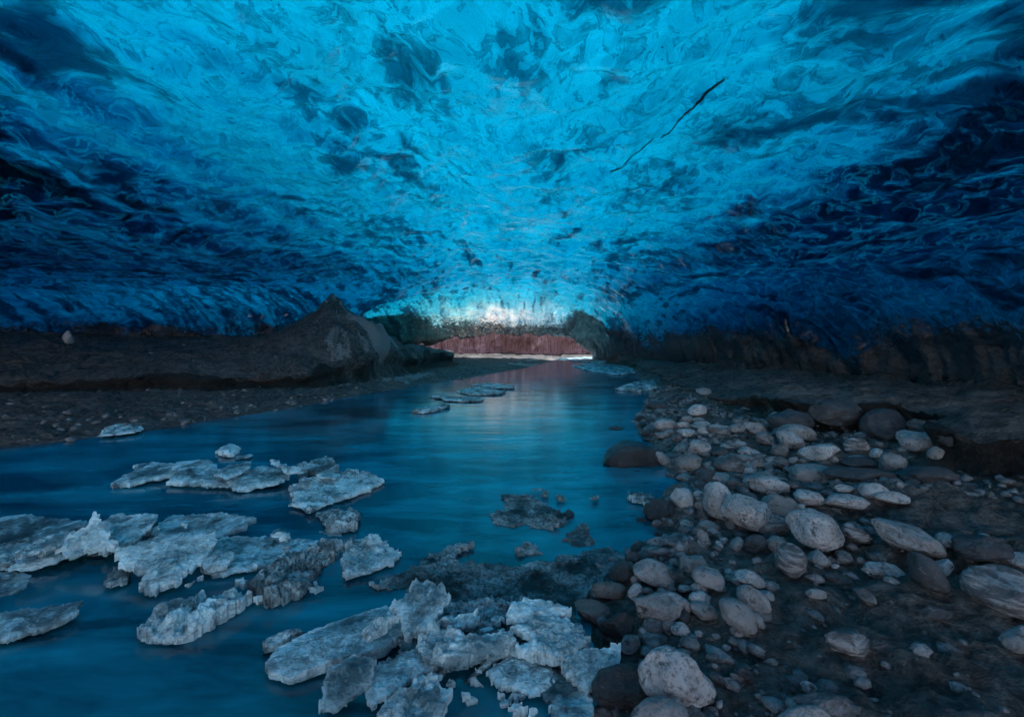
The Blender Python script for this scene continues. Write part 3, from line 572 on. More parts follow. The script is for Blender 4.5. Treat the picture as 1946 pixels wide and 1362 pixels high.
 (5, 1055, 106, 1592, 300, 'L', -.15, .3, 'long pale low-domed stone lying on streaked sand'),
 (5, 1504, -50, 1895, 190, 'L', 0, .3, 'pale stone with a black-stained foot, upper one of a pair on the bank'), (5, 1715, 92, 2115, 235, 'L', -.2, .25, 'pale low stone, lower one of the pair on the bank'),
 (5, 366, 646, 676, 868, 'G', 0, .2, 'grey half-round stone left of the pale ball-like boulder'), (5, 482, 760, 865, 1168, 'L', 0, .15, 'pale ball-like boulder sitting on dark sand'),
 (5, 870, 822, 1156, 1030, 'G', -.2, .35, 'grey stone with a pale nose under the largest boulder'), (5, 1206, 812, 1430, 990, 'G', -.2, .4, 'small grey five-sided stone on the sand'),
 (5, 86, 626, 345, 866, 'D', .4, .6, 'dark craggy leaning stone below the roof-shaped one'), (5, 1580, 970, 2085, 1192, 'L', -.25, .25, 'pale boulder with dark diagonal streaks lying on sand'),
 (5, 1586, 826, 1776, 985, 'D', -.6, .4, 'dark slanting stone behind the diagonally streaked one'), (5, 876, 1106, 1076, 1226, 'G', -.2, .4, ''), (5, 1096, 1106, 1266, 1195, 'G', -.2, .2, ''),
 (5, 1522, 422, 1645, 505, 'G', -.2, .3, ''), (5, 1478, 888, 1584, 975, 'G', 0, .3, ''), (5, 1218, 922, 1284, 988, 'L', -.3, .2, ''), (5, 1162, 982, 1264, 1035, 'L', .2, .3, ''), (5, 316, 596, 506, 715, 'D', 0, .4, ''),
 (6, 92, 416, 866, 868, 'G', -.5, .6, 'slanting blue-grey slab boulder with a dark hollow in its face'), (6, 816, 600, 1096, 778, 'L', 0, .1, 'pale oval stone at the end of the slanting slab boulder'),
 (6, 1045, 635, 1760, 970, 'D', 0, .6, 'dark crumbling mound-like rock above the great pale boulder'), (6, 1695, 836, 2110, 1040, 'L', .2, .2, 'pale smooth stone behind the great pale boulder at the frame edge'),
 (6, 796, 925, 1036, 1128, 'L', .3, .6, 'pale crusted knob left of the great pale boulder'), (6, 490, 868, 955, 1330, 'D', -.5, .4, 'dark long slab running down towards the sand, left of the crusted knob'), (6, 842, 816, 965, 905, 'G', 0, .4, ''),
 (8, 1485, -18, 2060, 340, 'L', -.1, .2, 'great pale boulder with a deep crack along its lower side'),
 (7, 168, -8, 524, 154, 'B', -.1, .2, 'brown flat-topped stone at the water line beside the slush'), (7, 520, 0, 672, 142, 'L', .2, .7, 'pale sharp-cornered stone right of the brown flat-topped one'),
 (7, 620, 82, 1165, 365, 'G', -.15, .35, 'long blocky grey boulder, blunt at its left end'), (7, 1138, 73, 1354, 212, 'L', -.2, .15, 'pale rounded stone at the tip of the long blocky boulder'), (7, 1152, 177, 1400, 352, 'G', -.35, .1, 'smooth oval stone against the tip of the long blocky boulder'),
 (7, 996, 232, 1160, 400, 'D', -.2, .6, 'dark three-cornered stone in front of the long blocky boulder'), (7, 640, 326, 894, 490, 'G', .15, .05, 'smooth grey egg below the long blocky boulder'), (7, 617, 413, 730, 525, 'G', 0, .4, 'small faceted stone touching the smooth grey egg'),
 (7, 956, 376, 1120, 495, 'L', 0, .05, 'small pale egg on dark sand'), (7, 1426, 127, 1776, 460, 'G', -.5, .2, 'grey pitted boulder running down to the right'), (7, 1590, 12, 1896, 275, 'G', -.4, .2, 'smooth grey boulder behind the pitted one'),
 (7, 1527, 337, 1655, 422, 'L', -.2, .3, ''), (7, 1522, 417, 1650, 515, 'L', 0, .15, ''), (7, 1637, 422, 1704, 505, 'G', -.2, .2, ''), (7, 1712, 272, 1856, 418, 'G', -.5, .3, 'small grey stone on the right of the pitted boulder'),
 (7, 27, 172, 354, 375, 'B', -.2, .4, 'brown ice-crusted rock at the edge of the floe pile'), (7, 277, 262, 575, 545, 'W', 0, .7, 'black glassy pyramid-like rock between the floes and the grey egg'), (7, 452, 497, 645, 675, 'G', .3, .2, 'grey curved stone right of the last floe'),
 (7, 670, 620, 1342, 1180, 'L', -.2, .05, 'large smooth pale egg boulder in the front row'), (7, 212, 786, 785, 1245, 'W', 0, .1, 'large dark wet round boulder left of the smooth pale egg boulder'), (7, 590, 1110, 1140, 1500, 'G', 0, .3, 'grey mottled boulder cut by the lower edge, before the smooth pale egg boulder'),
 (7, 1277, 657, 1420, 775, 'G', -.1, .5, ''), (7, 1442, 677, 1555, 775, 'G', -.3, .2, ''), (7, 1382, 637, 1474, 685, 'G', 0, .2, ''), (7, 1342, 767, 1404, 825, 'G', 0, .3, ''), (7, 1575, 787, 1725, 925, 'D', -.2, .3, ''), (7, 1327, 857, 1465, 965, 'G', -.7, .2, ''), (7, 1442, 892, 1565, 965, 'G', 0, .4, ''), (7, 1527, 862, 1645, 935, 'G', -.6, .1, ''),
 (7, 1607, 582, 1704, 685, 'G', -.4, .1, ''), (7, 1497, 507, 1604, 605, 'G', -.4, .3, ''), (7, 1447, 582, 1524, 642, 'L', 0, .2, ''), (7, 1547, 597, 1624, 665, 'D', -.4, .3, ''), (7, 1277, 1097, 1370, 1178, 'G', .1, .5, ''), (7, 1272, 1182, 1415, 1295, 'L', -.2, .4, ''), (7, 1382, 1122, 1454, 1205, 'L', .3, .4, ''),
 (7, 1287, 492, 1374, 548, 'G', -.2, .2, ''), (7, 1347, 472, 1434, 535, 'G', 0, .2, ''), (7, 1177, 447, 1254, 512, 'L', 0, .3, ''),
 (8, 460, 448, 830, 648, 'L', -.35, .6, 'pale jagged stone lying alone on the dark sand'), (8, 286, 832, 398, 934, 'L', -.4, .15, 'small pale pear-shaped stone above two long pale boulders'), (8, 278, 925, 680, 1180, 'G', -.4, .1, 'smooth pale boulder running down to the right at the lower edge'), (8, 105, 1042, 570, 1300, 'G', 0, .15, 'long smooth boulder cut by the lower edge'),
 (8, 1176, 288, 1424, 384, 'D', -.3, .5, ''), (8, 1755, 428, 2030, 630, 'G', .5, .4, 'grey sloping rock at the frame edge below the great pale boulder'), (8, 326, 153, 474, 228, 'G', -.1, .2, 'flat pale stone sunk in sand below the pale ball-like boulder'), (8, 676, 143, 840, 272, 'G', -.4, .5, 'crumbly pale patch of rock sunk in the sand'),
]
ZONE = {1: 'small cobble in the rock bed beside the big wet boulder and the first row', 2: 'small cobble wedged between the boulders below the sand bench', 3: 'small cobble lying near the dark egg boulder',
        4: 'small cobble in the gravel around the little inlet and the tent-shaped boulder', 5: 'small cobble on the sand around the largest boulder', 6: 'small crusted cobble beside the pale oval stone and crusted knob',
        7: 'small cobble in the loose trail of stones right of the smooth pale egg boulder', 8: 'small dark rock flake on the sand left of the great pale boulder'}
for i, (t, x0, y0, x1, y1, tone, sh, ang, lab) in enumerate(STONES):
    ox, oy, s = TILE[t]; big = bool(lab)
    o = stone(ox + x0 / s, oy + y0 / s, ox + x1 / s, oy + y1 / s, tone, sh, ang, 100 + i, 'stone' if lab else 'cobble')
    tag(o, lab or ZONE[t], 'stone' if lab else 'cobble', 'stones of the right bank' if lab else 'small cobbles of the right bank: ' + str(ZONE[t]))
o = stone(119, 631, 142, 655, 'L', 0, .3, 901, bury=.95); tag(o, 'pale lone boulder on the left bank under the edge of the ice', 'stone')

# gravel: thousands of pebbles
def gravel(name, pts, sizes, mat, label, seed):
    V0, F0 = ICO[3]; import itertools
    V1, F1 = ico(1); r = np.random.RandomState(seed); Vs, Fs = [], []
    for k, ((x, y), s) in enumerate(zip(pts, sizes)):
        q = V1 * r.uniform(.6, 1.25, (len(V1), 1)) * (s * r.uniform(.7, 1.3), s * r.uniform(.7, 1.2), s * r.uniform(.4, .8))
        a = r.uniform(0, 6.3); ca, sa = math.cos(a), math.sin(a)
        q = np.stack([q[:, 0] * ca - q[:, 1] * sa + x, q[:, 0] * sa + q[:, 1] * ca + y, q[:, 2] + s * .2], -1); Vs.append(q); Fs.append(F1 + 12 * 0 + k * len(V1))
    V = np.concatenate(Vs); n = len(V1); gz = ground(np.repeat([p[0] for p in pts], n), np.repeat([p[1] for p in pts], n)); V[:, 2] += gz
    o = mesh_obj(name, V, np.concatenate(Fs), mat, smooth=True); tag(o, label, 'gravel', kind='stuff')
rg = np.random.RandomState(5)
P = np.stack([rg.uniform(.3, 6, 52000), 1.6 + 10.5 * rg.uniform(0, 1, 52000) ** 1.3], -1)
sr = sdf(R_SHORE, P[:, 0], P[:, 1]); sb = sdf(BENCH, P[:, 0], P[:, 1]); dn = fbm(P[:, 0] * 1.3, P[:, 1] * 1.3, 0, 3, 201)
sandy = sstep(.7, 1.3, P[:, 0] - .25 * (P[:, 1] - 2)) * sstep(4.0, 3.2, P[:, 1])
wgt = (1 - .9 * sandy) * sstep(-.08, .05, sr) * np.exp(-np.maximum(sr - 1.0, 0) / 1.0) * sstep(.05, -.1, sb) * sstep(-.35, .25, dn + .25 * np.exp(-np.maximum(sr, 0)))
P = P[rg.uniform(0, 1, len(P)) < wgt]
gravel('gravel', P, 0.008 + 0.055 * rg.uniform(0, 1, len(P)) ** 3.5, ROCK['M'], 'grey pebble gravel between the stones of the right bank', 11)
P = np.stack([rg.uniform(-11, -1, 9000), rg.uniform(5, 22, 9000)], -1); sl = sdf(L_SHORE, P[:, 0], P[:, 1]); lp = sdf(L_LIP, P[:, 0], P[:, 1])
P = P[(sl > -.02) & (rg.uniform(0, 1, len(P)) < .8 * np.exp(-np.maximum(sl, 0) / .9) + .12)]
gravel('gravel', P, 0.010 + 0.075 * rg.uniform(0, 1, len(P)) ** 5, ROCK['M'], 'dark gravel on the left bank of the stream', 12)

# ------------------------------------------------------------------ floating ice
def to_plane(p, z0, k):
    p = np.array(p, float); Pm = (p[:, 1] - HY) / FPX; yb = (CAMH - z0) / Pm.max()
    D = (CAMH - z0 + k * yb) / (Pm + k); return np.stack([(p[:, 0] - CX) / FPX * D, D], -1), yb
def floe(name, pts, mat, th=0.04, k=0.0, z0=0.02, frost=0.02, edge=0.03, jag=0.014, step=0.012, seed=1, px=2.4, maxn=9000):
    th *= .30; frost *= .6 if mat is not FLOE['p'] else .3; step *= .35; k *= .8
    z1 = z0 + th * .9 + step * 2.5 + frost * .4
    Q, yb = to_plane(pts, z1, k); D = Q[:, 1].mean(); sp = px * D / FPX
    r = np.random.RandomState(seed); B = []
    for i in range(len(Q)):
        a, b = Q[i], Q[(i + 1) % len(Q)]; n = max(1, int(np.hypot(*(b - a)) / sp)); t = np.arange(n) / n
        B.append(a + (b - a) * t[:, None])
    B = np.concatenate(B); f1 = 1 / (sp * 8); f2 = 1 / (sp * 2.2)
    B = B + np.stack([jag * (fbm(B[:, 0] * f1, B[:, 1] * f1, 0, 3, seed) + 1.0 * vnoise(B[:, 0] * f2, B[:, 1] * f2, 0, seed + 9)),
                      jag * (fbm(B[:, 0] * f1 + 9, B[:, 1] * f1, 0, 3, seed + 5) + 1.0 * vnoise(B[:, 0] * f2, B[:, 1] * f2 + 4, 0, seed + 3))], -1) * (D / 3)
    mn, mx = B.min(0), B.max(0); g = max(sp, math.sqrt((mx - mn).prod() / maxn))
    gx, gy = np.meshgrid(np.arange(mn[0], mx[0], g), np.arange(mn[1], mx[1], g)); G = np.stack([gx.ravel(), gy.ravel()], -1) + r.uniform(-.3, .3, (gx.size, 2)) * g
    d, ins = polydist(B, G[:, 0], G[:, 1]); G = G[ins & (d > g * .5)]
    vs = [Vector(p) for p in np.concatenate([B, G])]; nb = len(B)
    res = delaunay_2d_cdt(vs, [(i, (i + 1) % nb) for i in range(nb)], [list(range(nb))], 1, 1e-6)
    V2 = np.array([v[:] for v in res[0]]); F = np.array([f for f in res[2] if len(f) == 3])
    d, _ = polydist(B, V2[:, 0], V2[:, 1]); x, y = V2.T
    q = 1 / max(.05, 12 * sp)
    n = fbm(x * 3.1, y * 3.1, 0, 3, seed + 20); t = np.floor((n * .5 + .5) * 6) * step
    fr = np.clip(fbm(x * 19, y * 19, 0, 3, seed + 30) * 2.2 + .35, 0, 1) ** .6 * sstep(-.15, .25, fbm(x * 2.5, y * 2.5, 0, 2, seed + 31)) + .35 * fbm(x * 34, y * 34, 0, 3, seed + 33)
    top = z0 + k * (y - yb) + th * (.35 + .65 * sstep(0, edge, d)) + t + frost * fr
    bot = z0 + k * (y - yb) - th * .4 + .01 * vnoise(x * 9, y * 9, 0, seed)
    c = np.array([x.mean(), y.mean(), 0]); N = len(x)
    V = np.concatenate([np.stack([x, y, top], -1), np.stack([x, y, bot], -1)]) - c
    E = np.concatenate([F[:, [0, 1]], F[:, [1, 2]], F[:, [2, 0]]]); kk = np.sort(E, 1); kk = kk[:, 0].astype(np.int64) * N + kk[:, 1]
    _, idx, cnt = np.unique(kk, return_index=True, return_counts=True); Bd = E[idx[cnt == 1]]
    W = np.concatenate([np.stack([Bd[:, 1], Bd[:, 0], Bd[:, 0] + N], 1), np.stack([Bd[:, 1], Bd[:, 0] + N, Bd[:, 1] + N], 1)])
    o = mesh_obj(name, V, np.concatenate([F, F[:, ::-1] + N, W]), mat, smooth=False); o.location = c
    rim = (1 if mat in (FLOE['p'], FLOE['f']) else .35) * np.exp(-d / (.010 * D)) * (.8 + .7 * fbm(x * 9, y * 9, 0, 2, seed + 40)); at = o.data.attributes.new('rim', 'FLOAT', 'POINT')
    at.data.foreach_set('value', np.concatenate([rim, rim * .3]).astype(np.float32)); return o
TA = (0, 800, 2.423); TB = (500, 800, 2.424)
FLOES = [
 (TA, 'f', [(1003,125),(1040,105),(1075,95),(1110,118),(1085,135),(1070,150),(1015,145)], dict(th=.07, frost=.03), 'tiny grey ice block farthest out, alone above the row of floes'),
 (TA, 'p', [(1085,160),(1150,150),(1157,158),(1100,168)], dict(th=.015, frost=.005), 'tiny flat sliver of ice below the farthest ice block'),
 (TA, 'p', [(515,282),(570,245),(625,212),(620,195),(710,182),(800,192),(803,240),(700,262),(600,287),(520,290)], dict(th=.06, k=.10, frost=.02), 'grey arrow-shaped floe at the left end of the far row'),
 (TA, 'p', [(780,275),(805,185),(950,172),(1000,195),(990,235),(1062,262),(1060,292),(960,290),(840,280)], dict(th=.06, k=.16, frost=.02), 'grey square-cornered floe second in the far row'),
 (TA, 'p', [(1050,272),(1130,230),(1220,198),(1342,235),(1290,272),(1180,292),(1110,310),(1070,292)], dict(th=.07, k=.12, frost=.03), 'grey rough floe with a bar of ice on its far corner'),
 (TA, 'p', [(988,237),(1050,200),(1150,180),(1157,207),(1080,250),(1040,260)], dict(th=.03, z0=.10, k=.14, frost=.01), 'small plate lying across the square-cornered and the rough floe'),
 (TA, 'f', [(1245,170),(1270,170),(1330,203),(1380,198),(1397,226),(1330,227),(1300,210),(1250,190)], dict(th=.04, z0=.11, k=.2, frost=.01), 'pale bent bar of ice propped on the far row of floes'),
 (TA, 'd', [(1375,202),(1450,172),(1500,150),(1532,170),(1557,205),(1500,232),(1440,227)], dict(th=.08, frost=.06), 'dark crumbly heap of ice at the right end of the far row'),
 (TB, 'p', [(255,240),(300,232),(355,240),(330,258),(270,258)], dict(th=.02, z0=.09), 'thin pale plate on the far edge of the frosted floe'),
 (TB, 'f', [(122,372),(150,330),(130,300),(150,275),(230,262),(330,230),(395,215),(420,225),(520,240),(550,265),(500,297),(420,322),(330,352),(220,390)], dict(th=.06, frost=.06, jag=.02), 'frosted whitish floe right of centre, knobbly all over'),
 (TA, 'p', [(-60,440),(110,425),(250,440),(390,450),(400,472),(300,502),(180,552),(80,612),(0,652),(-60,680)], dict(th=.05, k=.06, frost=.012), 'largest flat grey floe, cut by the left edge'),
 (TA, 'p', [(35,672),(80,615),(280,540),(400,560),(370,590),(240,642),(130,662)], dict(th=.05, k=.10, z0=.03, frost=.02), 'long grey floe in front of the largest flat one'),
 (TA, 'f', [(75,600),(130,565),(280,505),(350,498),(270,562),(110,612)], dict(th=.04, z0=.13, k=.12, frost=.02), 'pale narrow strip of ice along the edge of the largest flat floe'),
 (TA, 'f', [(255,587),(330,510),(400,475),(422,405),(440,403),(456,430),(468,480),(540,560),(530,582),(400,577)], dict(th=.04, z0=.10, k=1.0, frost=.04), 'whitish upright fin of ice with a spike on top'),
 (TA, 'p', [(690,490),(780,425),(1000,423),(1180,433),(1130,480),(1020,510),(900,500),(710,527)], dict(th=.05, z0=.05, k=.14, frost=.03, step=.02), 'long layered plate pointing right, behind the fan-shaped one'),
 (TA, 'f', [(515,420),(540,410),(720,413),(715,455),(640,532),(560,562),(480,482),(468,445)], dict(th=.05, z0=.08, k=.25, frost=.05), 'rough whitish slab between the spiked fin and the long layered plate'),
 (TA, 'p', [(620,570),(640,552),(860,510),(1000,488),(985,520),(860,545)], dict(th=.03, z0=.14, k=.15, frost=.015), 'thin pale shelf lying along the top of the fan-shaped plate'),
 (TA, 'f', [(540,592),(620,570),(870,540),(1000,492),(985,562),(900,652),(800,742),(745,750),(700,777),(650,742),(665,690),(560,652)], dict(th=.035, z0=.02, k=.45, frost=.018, step=.02, jag=.02), 'bright fan-shaped plate tilted up towards the viewer'),
 (TA, 'd', [(465,722),(540,660),(600,690),(580,722),(500,742)], dict(th=.05, frost=.04), 'dark icy lump half sunk under the fan-shaped plate'),
 (TA, 'p', [(920,672),(960,612),(990,540),(1100,528),(1250,528),(1482,540),(1400,592),(1250,642),(1100,682),(1000,692)], dict(th=.05, k=.05, frost=.035, step=.015), 'wide grey plate right of the fan-shaped one'),
 (TA, 'f', [(925,642),(1000,585),(1060,578),(1077,610),(1040,652),(960,677)], dict(th=.05, z0=.06, k=.2, frost=.02), 'pale chunk lying on the left end of the wide grey plate'),
 (TA, 'd', [(1158,722),(1220,660),(1300,610),(1400,590),(1540,550),(1572,570),(1500,622),(1440,692),(1400,752),(1300,802),(1250,822),(1180,782)], dict(th=.05, frost=.11, jag=.025, z0=.01), 'dark floe dotted with white crystal clusters'),
 (TA, 'f', [(1248,502),(1280,478),(1332,495),(1322,532),(1270,527)], dict(th=.07, frost=.05, z0=.05), 'small white knob of ice on the far edge of the wide grey plate'),
 (TB, 'd', [(245,402),(330,393),(440,393),(447,430),(430,472),(340,487),(290,482),(283,440)], dict(th=.06, frost=.08), 'small dark bushy clump of ice below the frosted whitish floe'),
 (TB, 'p', [(255,502),(300,486),(362,500),(352,532),(300,532)], dict(th=.02, z0=-.015), 'small faint plate awash below the dark bushy clump'),
 (TB, 'f', [(360,562),(420,535),(520,508),(557,545),(637,590),(600,632),(480,662),(385,692),(368,640)], dict(th=.06, frost=.08, jag=.02), 'crystal-crusted floe with a dark rim, right of the dotted one'),
 (TA, 'f', [(623,922),(700,880),(800,840),(920,800),(1110,773),(1142,790),(1100,832),(960,902),(860,952),(720,967),(650,952)], dict(th=.08, frost=.09, jag=.02), 'long narrow floe crusted with white frost, alone in open water'),
 (TA, 'p', [(-60,885),(60,875),(200,845),(377,816),(350,870),(280,912),(150,952),(30,992),(-60,1005)], dict(th=.05, k=.12, frost=.02), 'plank-like grey floe at the left edge, lowest of all'),
 (TA, 'p', [(-60,695),(60,685),(142,705),(122,762),(40,792),(-60,805)], dict(th=.03, z0=-.01, frost=.015), 'faint greenish floe awash at the left edge'),
 (TB, 'd', [(0,1002),(60,965),(172,928),(172,957),(90,1002),(10,1032)], dict(th=.05, frost=.05, z0=.02), 'thin dark sliver behind the great rounded slab'),
 (TB, 'p', [(8,1092),(60,1030),(200,960),(420,880),(560,838),(642,860),(642,962),(560,1032),(420,1062),(330,1087),(230,1122),(120,1162),(30,1132)], dict(th=.10, k=.10, frost=.02, edge=.10, jag=.006), 'great smooth rounded slab at the left of the floe pile'),
 (TB, 'f', [(453,932),(500,888),(590,848),(622,880),(560,932),(480,957)], dict(th=.06, z0=.17, k=.1, frost=.06), 'white frosty lump resting on the great rounded slab'),
 (TB, 'f', [(578,832),(670,770),(690,728),(760,718),(832,745),(862,800),(800,872),(760,932),(670,967),(628,922),(640,872)], dict(th=.04, z0=.08, k=.5, frost=.035), 'pale upright plate where the slush meets the great rounded slab'),
 (TB, 'f', [(788,902),(900,888),(980,868),(1002,910),(900,932)], dict(th=.04, z0=.10, k=.2, frost=.03), 'small pale plate behind the bent frosty strip'),
 (TB, 'f', [(698,1002),(780,930),(900,955),(1000,970),(1140,948),(1162,1002),(1000,1062),(870,1092),(740,1052)], dict(th=.05, z0=.10, k=.25, frost=.05), 'bent strip of frosty ice across the middle of the floe pile'),
 (TB, 'f', [(1118,842),(1200,793),(1330,808),(1417,850),(1330,892),(1200,902),(1130,882)], dict(th=.05, z0=.12, k=.3, frost=.05, step=.02), 'topmost broken plate at the back right of the floe pile'),
 (TB, 'f', [(1148,922),(1250,888),(1400,888),(1472,950),(1350,992),(1230,972)], dict(th=.05, z0=.11, k=.25, frost=.045, step=.02), 'broken plate second from the back at the right of the floe pile'),
 (TB, 'f', [(1158,1032),(1200,998),(1330,958),(1502,980),(1482,1012),(1400,1092),(1250,1062)], dict(th=.05, z0=.09, k=.2, frost=.04, step=.02), 'broken plate above the two lower right plates of the floe pile'),
 (TB, 'p', [(1028,1132),(1150,1058),(1280,1090),(1352,1150),(1332,1212),(1250,1242),(1100,1202)], dict(th=.05, z0=.03, k=.15, frost=.03), 'grey plate overhanging the dark water in the floe pile'),
 (TB, 'p', [(1280,1120),(1400,1120),(1470,1200),(1512,1260),(1520,1420),(1340,1430),(1330,1290),(1280,1222)], dict(th=.05, z0=.02, k=.05, frost=.03), 'grey plate running out of the lower edge beside the dark wet boulder'),
 (TB, 'f', [(1373,1112),(1440,1030),(1550,1018),(1642,1008),(1642,1092),(1560,1152),(1490,1222),(1450,1192)], dict(th=.045, z0=.06, k=.5, frost=.03), 'pale three-sided plate leaning against the stones of the shore'),
 (TB, 'p', [(468,1232),(530,1100),(700,1038),(832,1060),(800,1112),(720,1152),(600,1232),(500,1292)], dict(th=.05, z0=.03, k=.2, frost=.02), 'grey tilted plate in the middle front of the floe pile'),
 (TB, 'p', [(253,1302),(300,1130),(420,1068),(522,1085),(500,1182),(400,1252),(330,1302)], dict(th=.05, z0=.04, k=.35, frost=.025), 'pale tilted plate below the great rounded slab'),
 (TB, 'f', [(528,1342),(640,1230),(740,1150),(872,1220),(840,1292),(790,1420),(600,1430)], dict(th=.05, z0=.05, k=.2, frost=.06), 'white frosty plate cut by the lower edge'),
 (TB, 's', [(1040,412),(1120,385),(1105,330),(1180,323),(1250,345),(1300,370),(1412,432),(1350,472),(1270,482),(1200,462),(1100,467)], dict(th=.02, frost=.06, jag=.035, z0=.0), 'dark island of slush crystals afloat in the middle of the pool'),
 (TB, 's', [(1388,537),(1440,490),(1475,458),(1482,510),(1522,547),(1440,562)], dict(th=.015, frost=.04, jag=.03, z0=.0), 'small dark slush patch just off the shore slush'),
 (TB, 's', [(1168,592),(1200,558),(1262,570),(1267,602),(1200,607)], dict(th=.015, frost=.04, jag=.03, z0=.0), 'little dark slush tuft alone in front of the slush sheet'),
 (TB, 's', [(508,742),(600,705),(690,660),(790,600),(950,545),(960,570),(850,635),(960,650),(1030,655),(1330,662),(1370,620),(1450,600),(1600,565),(1640,600),(1600,702),(1500,792),(1420,862),(1250,850),(1150,880),(900,890),(760,860),(700,762)], dict(th=.012, frost=.035, jag=.03, z0=.002, px=3.0, maxn=16000), 'wide dark sheet of slush and ice crystals along the shore'),
 (TB, 'd', [(640,960),(700,880),(860,850),(1130,820),(1420,850),(1490,950),(1490,1040),(1390,1110),(1250,1080),(1150,1060),(1090,1080),(870,1100),(820,1130),(700,1180),(560,1200),(640,1060)], dict(th=.03, frost=.08, jag=.03, z0=.03, maxn=12000), 'grey crust of frozen slush that joins the plates of the floe pile'),
 (TA, 'd', [(0,560),(200,540),(460,470),(700,480),(1000,470),(1060,540),(900,600),(640,600),(560,590),(380,580),(200,620),(20,660)], dict(th=.02, frost=.06, jag=.03, z0=.015), 'grey crust of frozen slush under the plates at the left'),
 (TB, 's', [(1238,305),(1290,306),(1288,312),(1240,313)], dict(th=.01, frost=.01), 'thin dark splinter floating beyond the slush island'),
 (TB, 's', [(1285,325),(1302,310),(1318,328),(1300,332)], dict(th=.02, frost=.03), 'tiny dark peak of ice beyond the slush island'),
 (TB, 's', [(1340,347),(1362,337),(1387,345),(1365,357)], dict(th=.03, frost=.03), 'tiny dark lump of ice right of the slush island'),
 (TB, 's', [(1500,347),(1525,336),(1550,345),(1525,356)], dict(th=.03, frost=.02), 'tiny dark lump of ice near the wet boulder'),
 ((1130, 920, 6.487), 'd', [(395,140),(430,90),(510,75),(560,100),(650,100),(720,130),(755,160),(650,215),(540,180)], dict(th=.03, frost=.05), 'dirty crumbled ice chunk floating in front of the wet boulder'),
 ((966, 520, 1.986), 'p', [(240,345),(330,335),(480,352),(490,370),(400,378),(300,362)], dict(th=.05, frost=.03), 'pale ice sheet aground at the far right end of the stream'),
 ((966, 520, 1.986), 'p', [(218,318),(300,312),(372,322),(360,334),(240,328)], dict(th=.04, frost=.03), 'thin pale ice sheet farthest up the stream'),
 ((966, 520, 1.986), 'd', [(413,430),(470,407),(550,400),(572,428),(480,436)], dict(th=.12, frost=.05), 'dark boat-shaped floe near the far right shore'),
 ((966, 520, 1.986), 'd', [(530,385),(580,392),(645,408),(630,418),(560,412)], dict(th=.06, frost=.05), 'pale icy fringe beside the dark boat-shaped floe'),
 ((966, 520, 1.986), 'd', [(-80,310),(20,318),(100,306),(140,314),(60,332),(-20,340),(-80,330)], dict(th=.05, frost=.04), 'whitish ice crust at the foot of the red wall'),
 ((0, 520, 1.986), 'd', [(1790,415),(1850,408),(1945,420),(1940,430),(1850,425)], dict(th=.06, frost=.03), 'dark plate farthest of the stranded stack in the upper stream'),
 ((0, 520, 1.986), 'd', [(1720,440),(1790,425),(1915,440),(1880,450),(1780,452)], dict(th=.06, frost=.03), 'dark plate in the middle of the stranded stack in the upper stream'),
 ((0, 520, 1.986), 'd', [(1625,458),(1700,460),(1825,466),(1800,476),(1690,474)], dict(th=.06, frost=.02), 'long dark plate nearest of the stranded stack in the upper stream'),
 ((0, 520, 1.986), 'd', [(1555,515),(1600,500),(1690,490),(1700,496),(1600,520)], dict(th=.05, frost=.04), 'dark crooked splinter on the edge of the smooth current'),
 ((0, 520, 1.986), 'f', [(370,605),(400,575),(470,555),(540,570),(520,590),(440,600)], dict(th=.03, frost=.06, z0=.04), 'small white patch of rime on the left shore'),
]
for i, (t, mt, pts, kw, lab) in enumerate(FLOES):
    nm = 'slush_sheet' if 'slush' in lab else 'ice_floe'
    o = floe(nm, [(t[0] + p[0] / t[2], t[1] + p[1] / t[2]) for p in pts], FLOE[mt], seed=300 + i, **kw)
    tag(o, lab, 'slush' if 'slush' in lab else 'ice floe', 'ice floating on the stream')

# icicle-like spars sticking out of the pile
def spar(p0, p1, z0, z1, r, lab):
    (a, b) = [np.array([(p[0] - CX) / FPX * (CAMH - z) / ((p[1] - HY) / FPX), (CAMH - z) / ((p[1] - HY) / FPX), z]) for p, z in ((p0, z0), (p1, z1))]
    t = np.linspace(0, 1, 24); ph = np.linspace(0, 2 * np.pi, 9)[:-1]; ax = (b - a) / np.linalg.norm(b - a); u = np.cross(ax, (0, 0, 1)); u /= np.linalg.norm(u); v = np.cross(ax, u)
    rr = r * (1 - .75 * t)[:, None] * (1 + .3 * vnoise(t[:, None] * 9, ph[None] * 2, 0, 4)); c = a + (b - a) * t[:, None]; mid = a.copy()
    V = c[:, None] + rr[..., None] * (np.cos(ph)[None, :, None] * u + np.sin(ph)[None, :, None] * v)
    i = np.arange(23)[:, None] * 8; j = np.arange(8)[None]; F = np.stack([i + j, i + (j + 1) % 8, i + 8 + (j + 1) % 8, i + 8 + j], -1).reshape(-1, 4)
    F = np.concatenate([F, [[0, 3, 2, 1], [0, 5, 4, 3], [0, 7, 6, 5], [184, 185, 186, 187], [184, 187, 188, 189], [184, 189, 190, 191]]])
    o = mesh_obj('icicle', V.reshape(-1, 3) - mid, F, FLOE['p']); o.location = mid; tag(o, lab, 'icicle')
spar((500 + 830 / 2.424, 800 + 985 / 2.424), (500 + 915 / 2.424, 800 + 1135 / 2.424), .10, .0, .022, 'short icicle hanging from the bent frosty strip into the dark water')
spar((500 + 1115 / 2.424, 800 + 1040 / 2.424), (500 + 915 / 2.424, 800 + 1222 / 2.424), .10, -.01, .022, 'long thin icicle slanting left over the dark water')

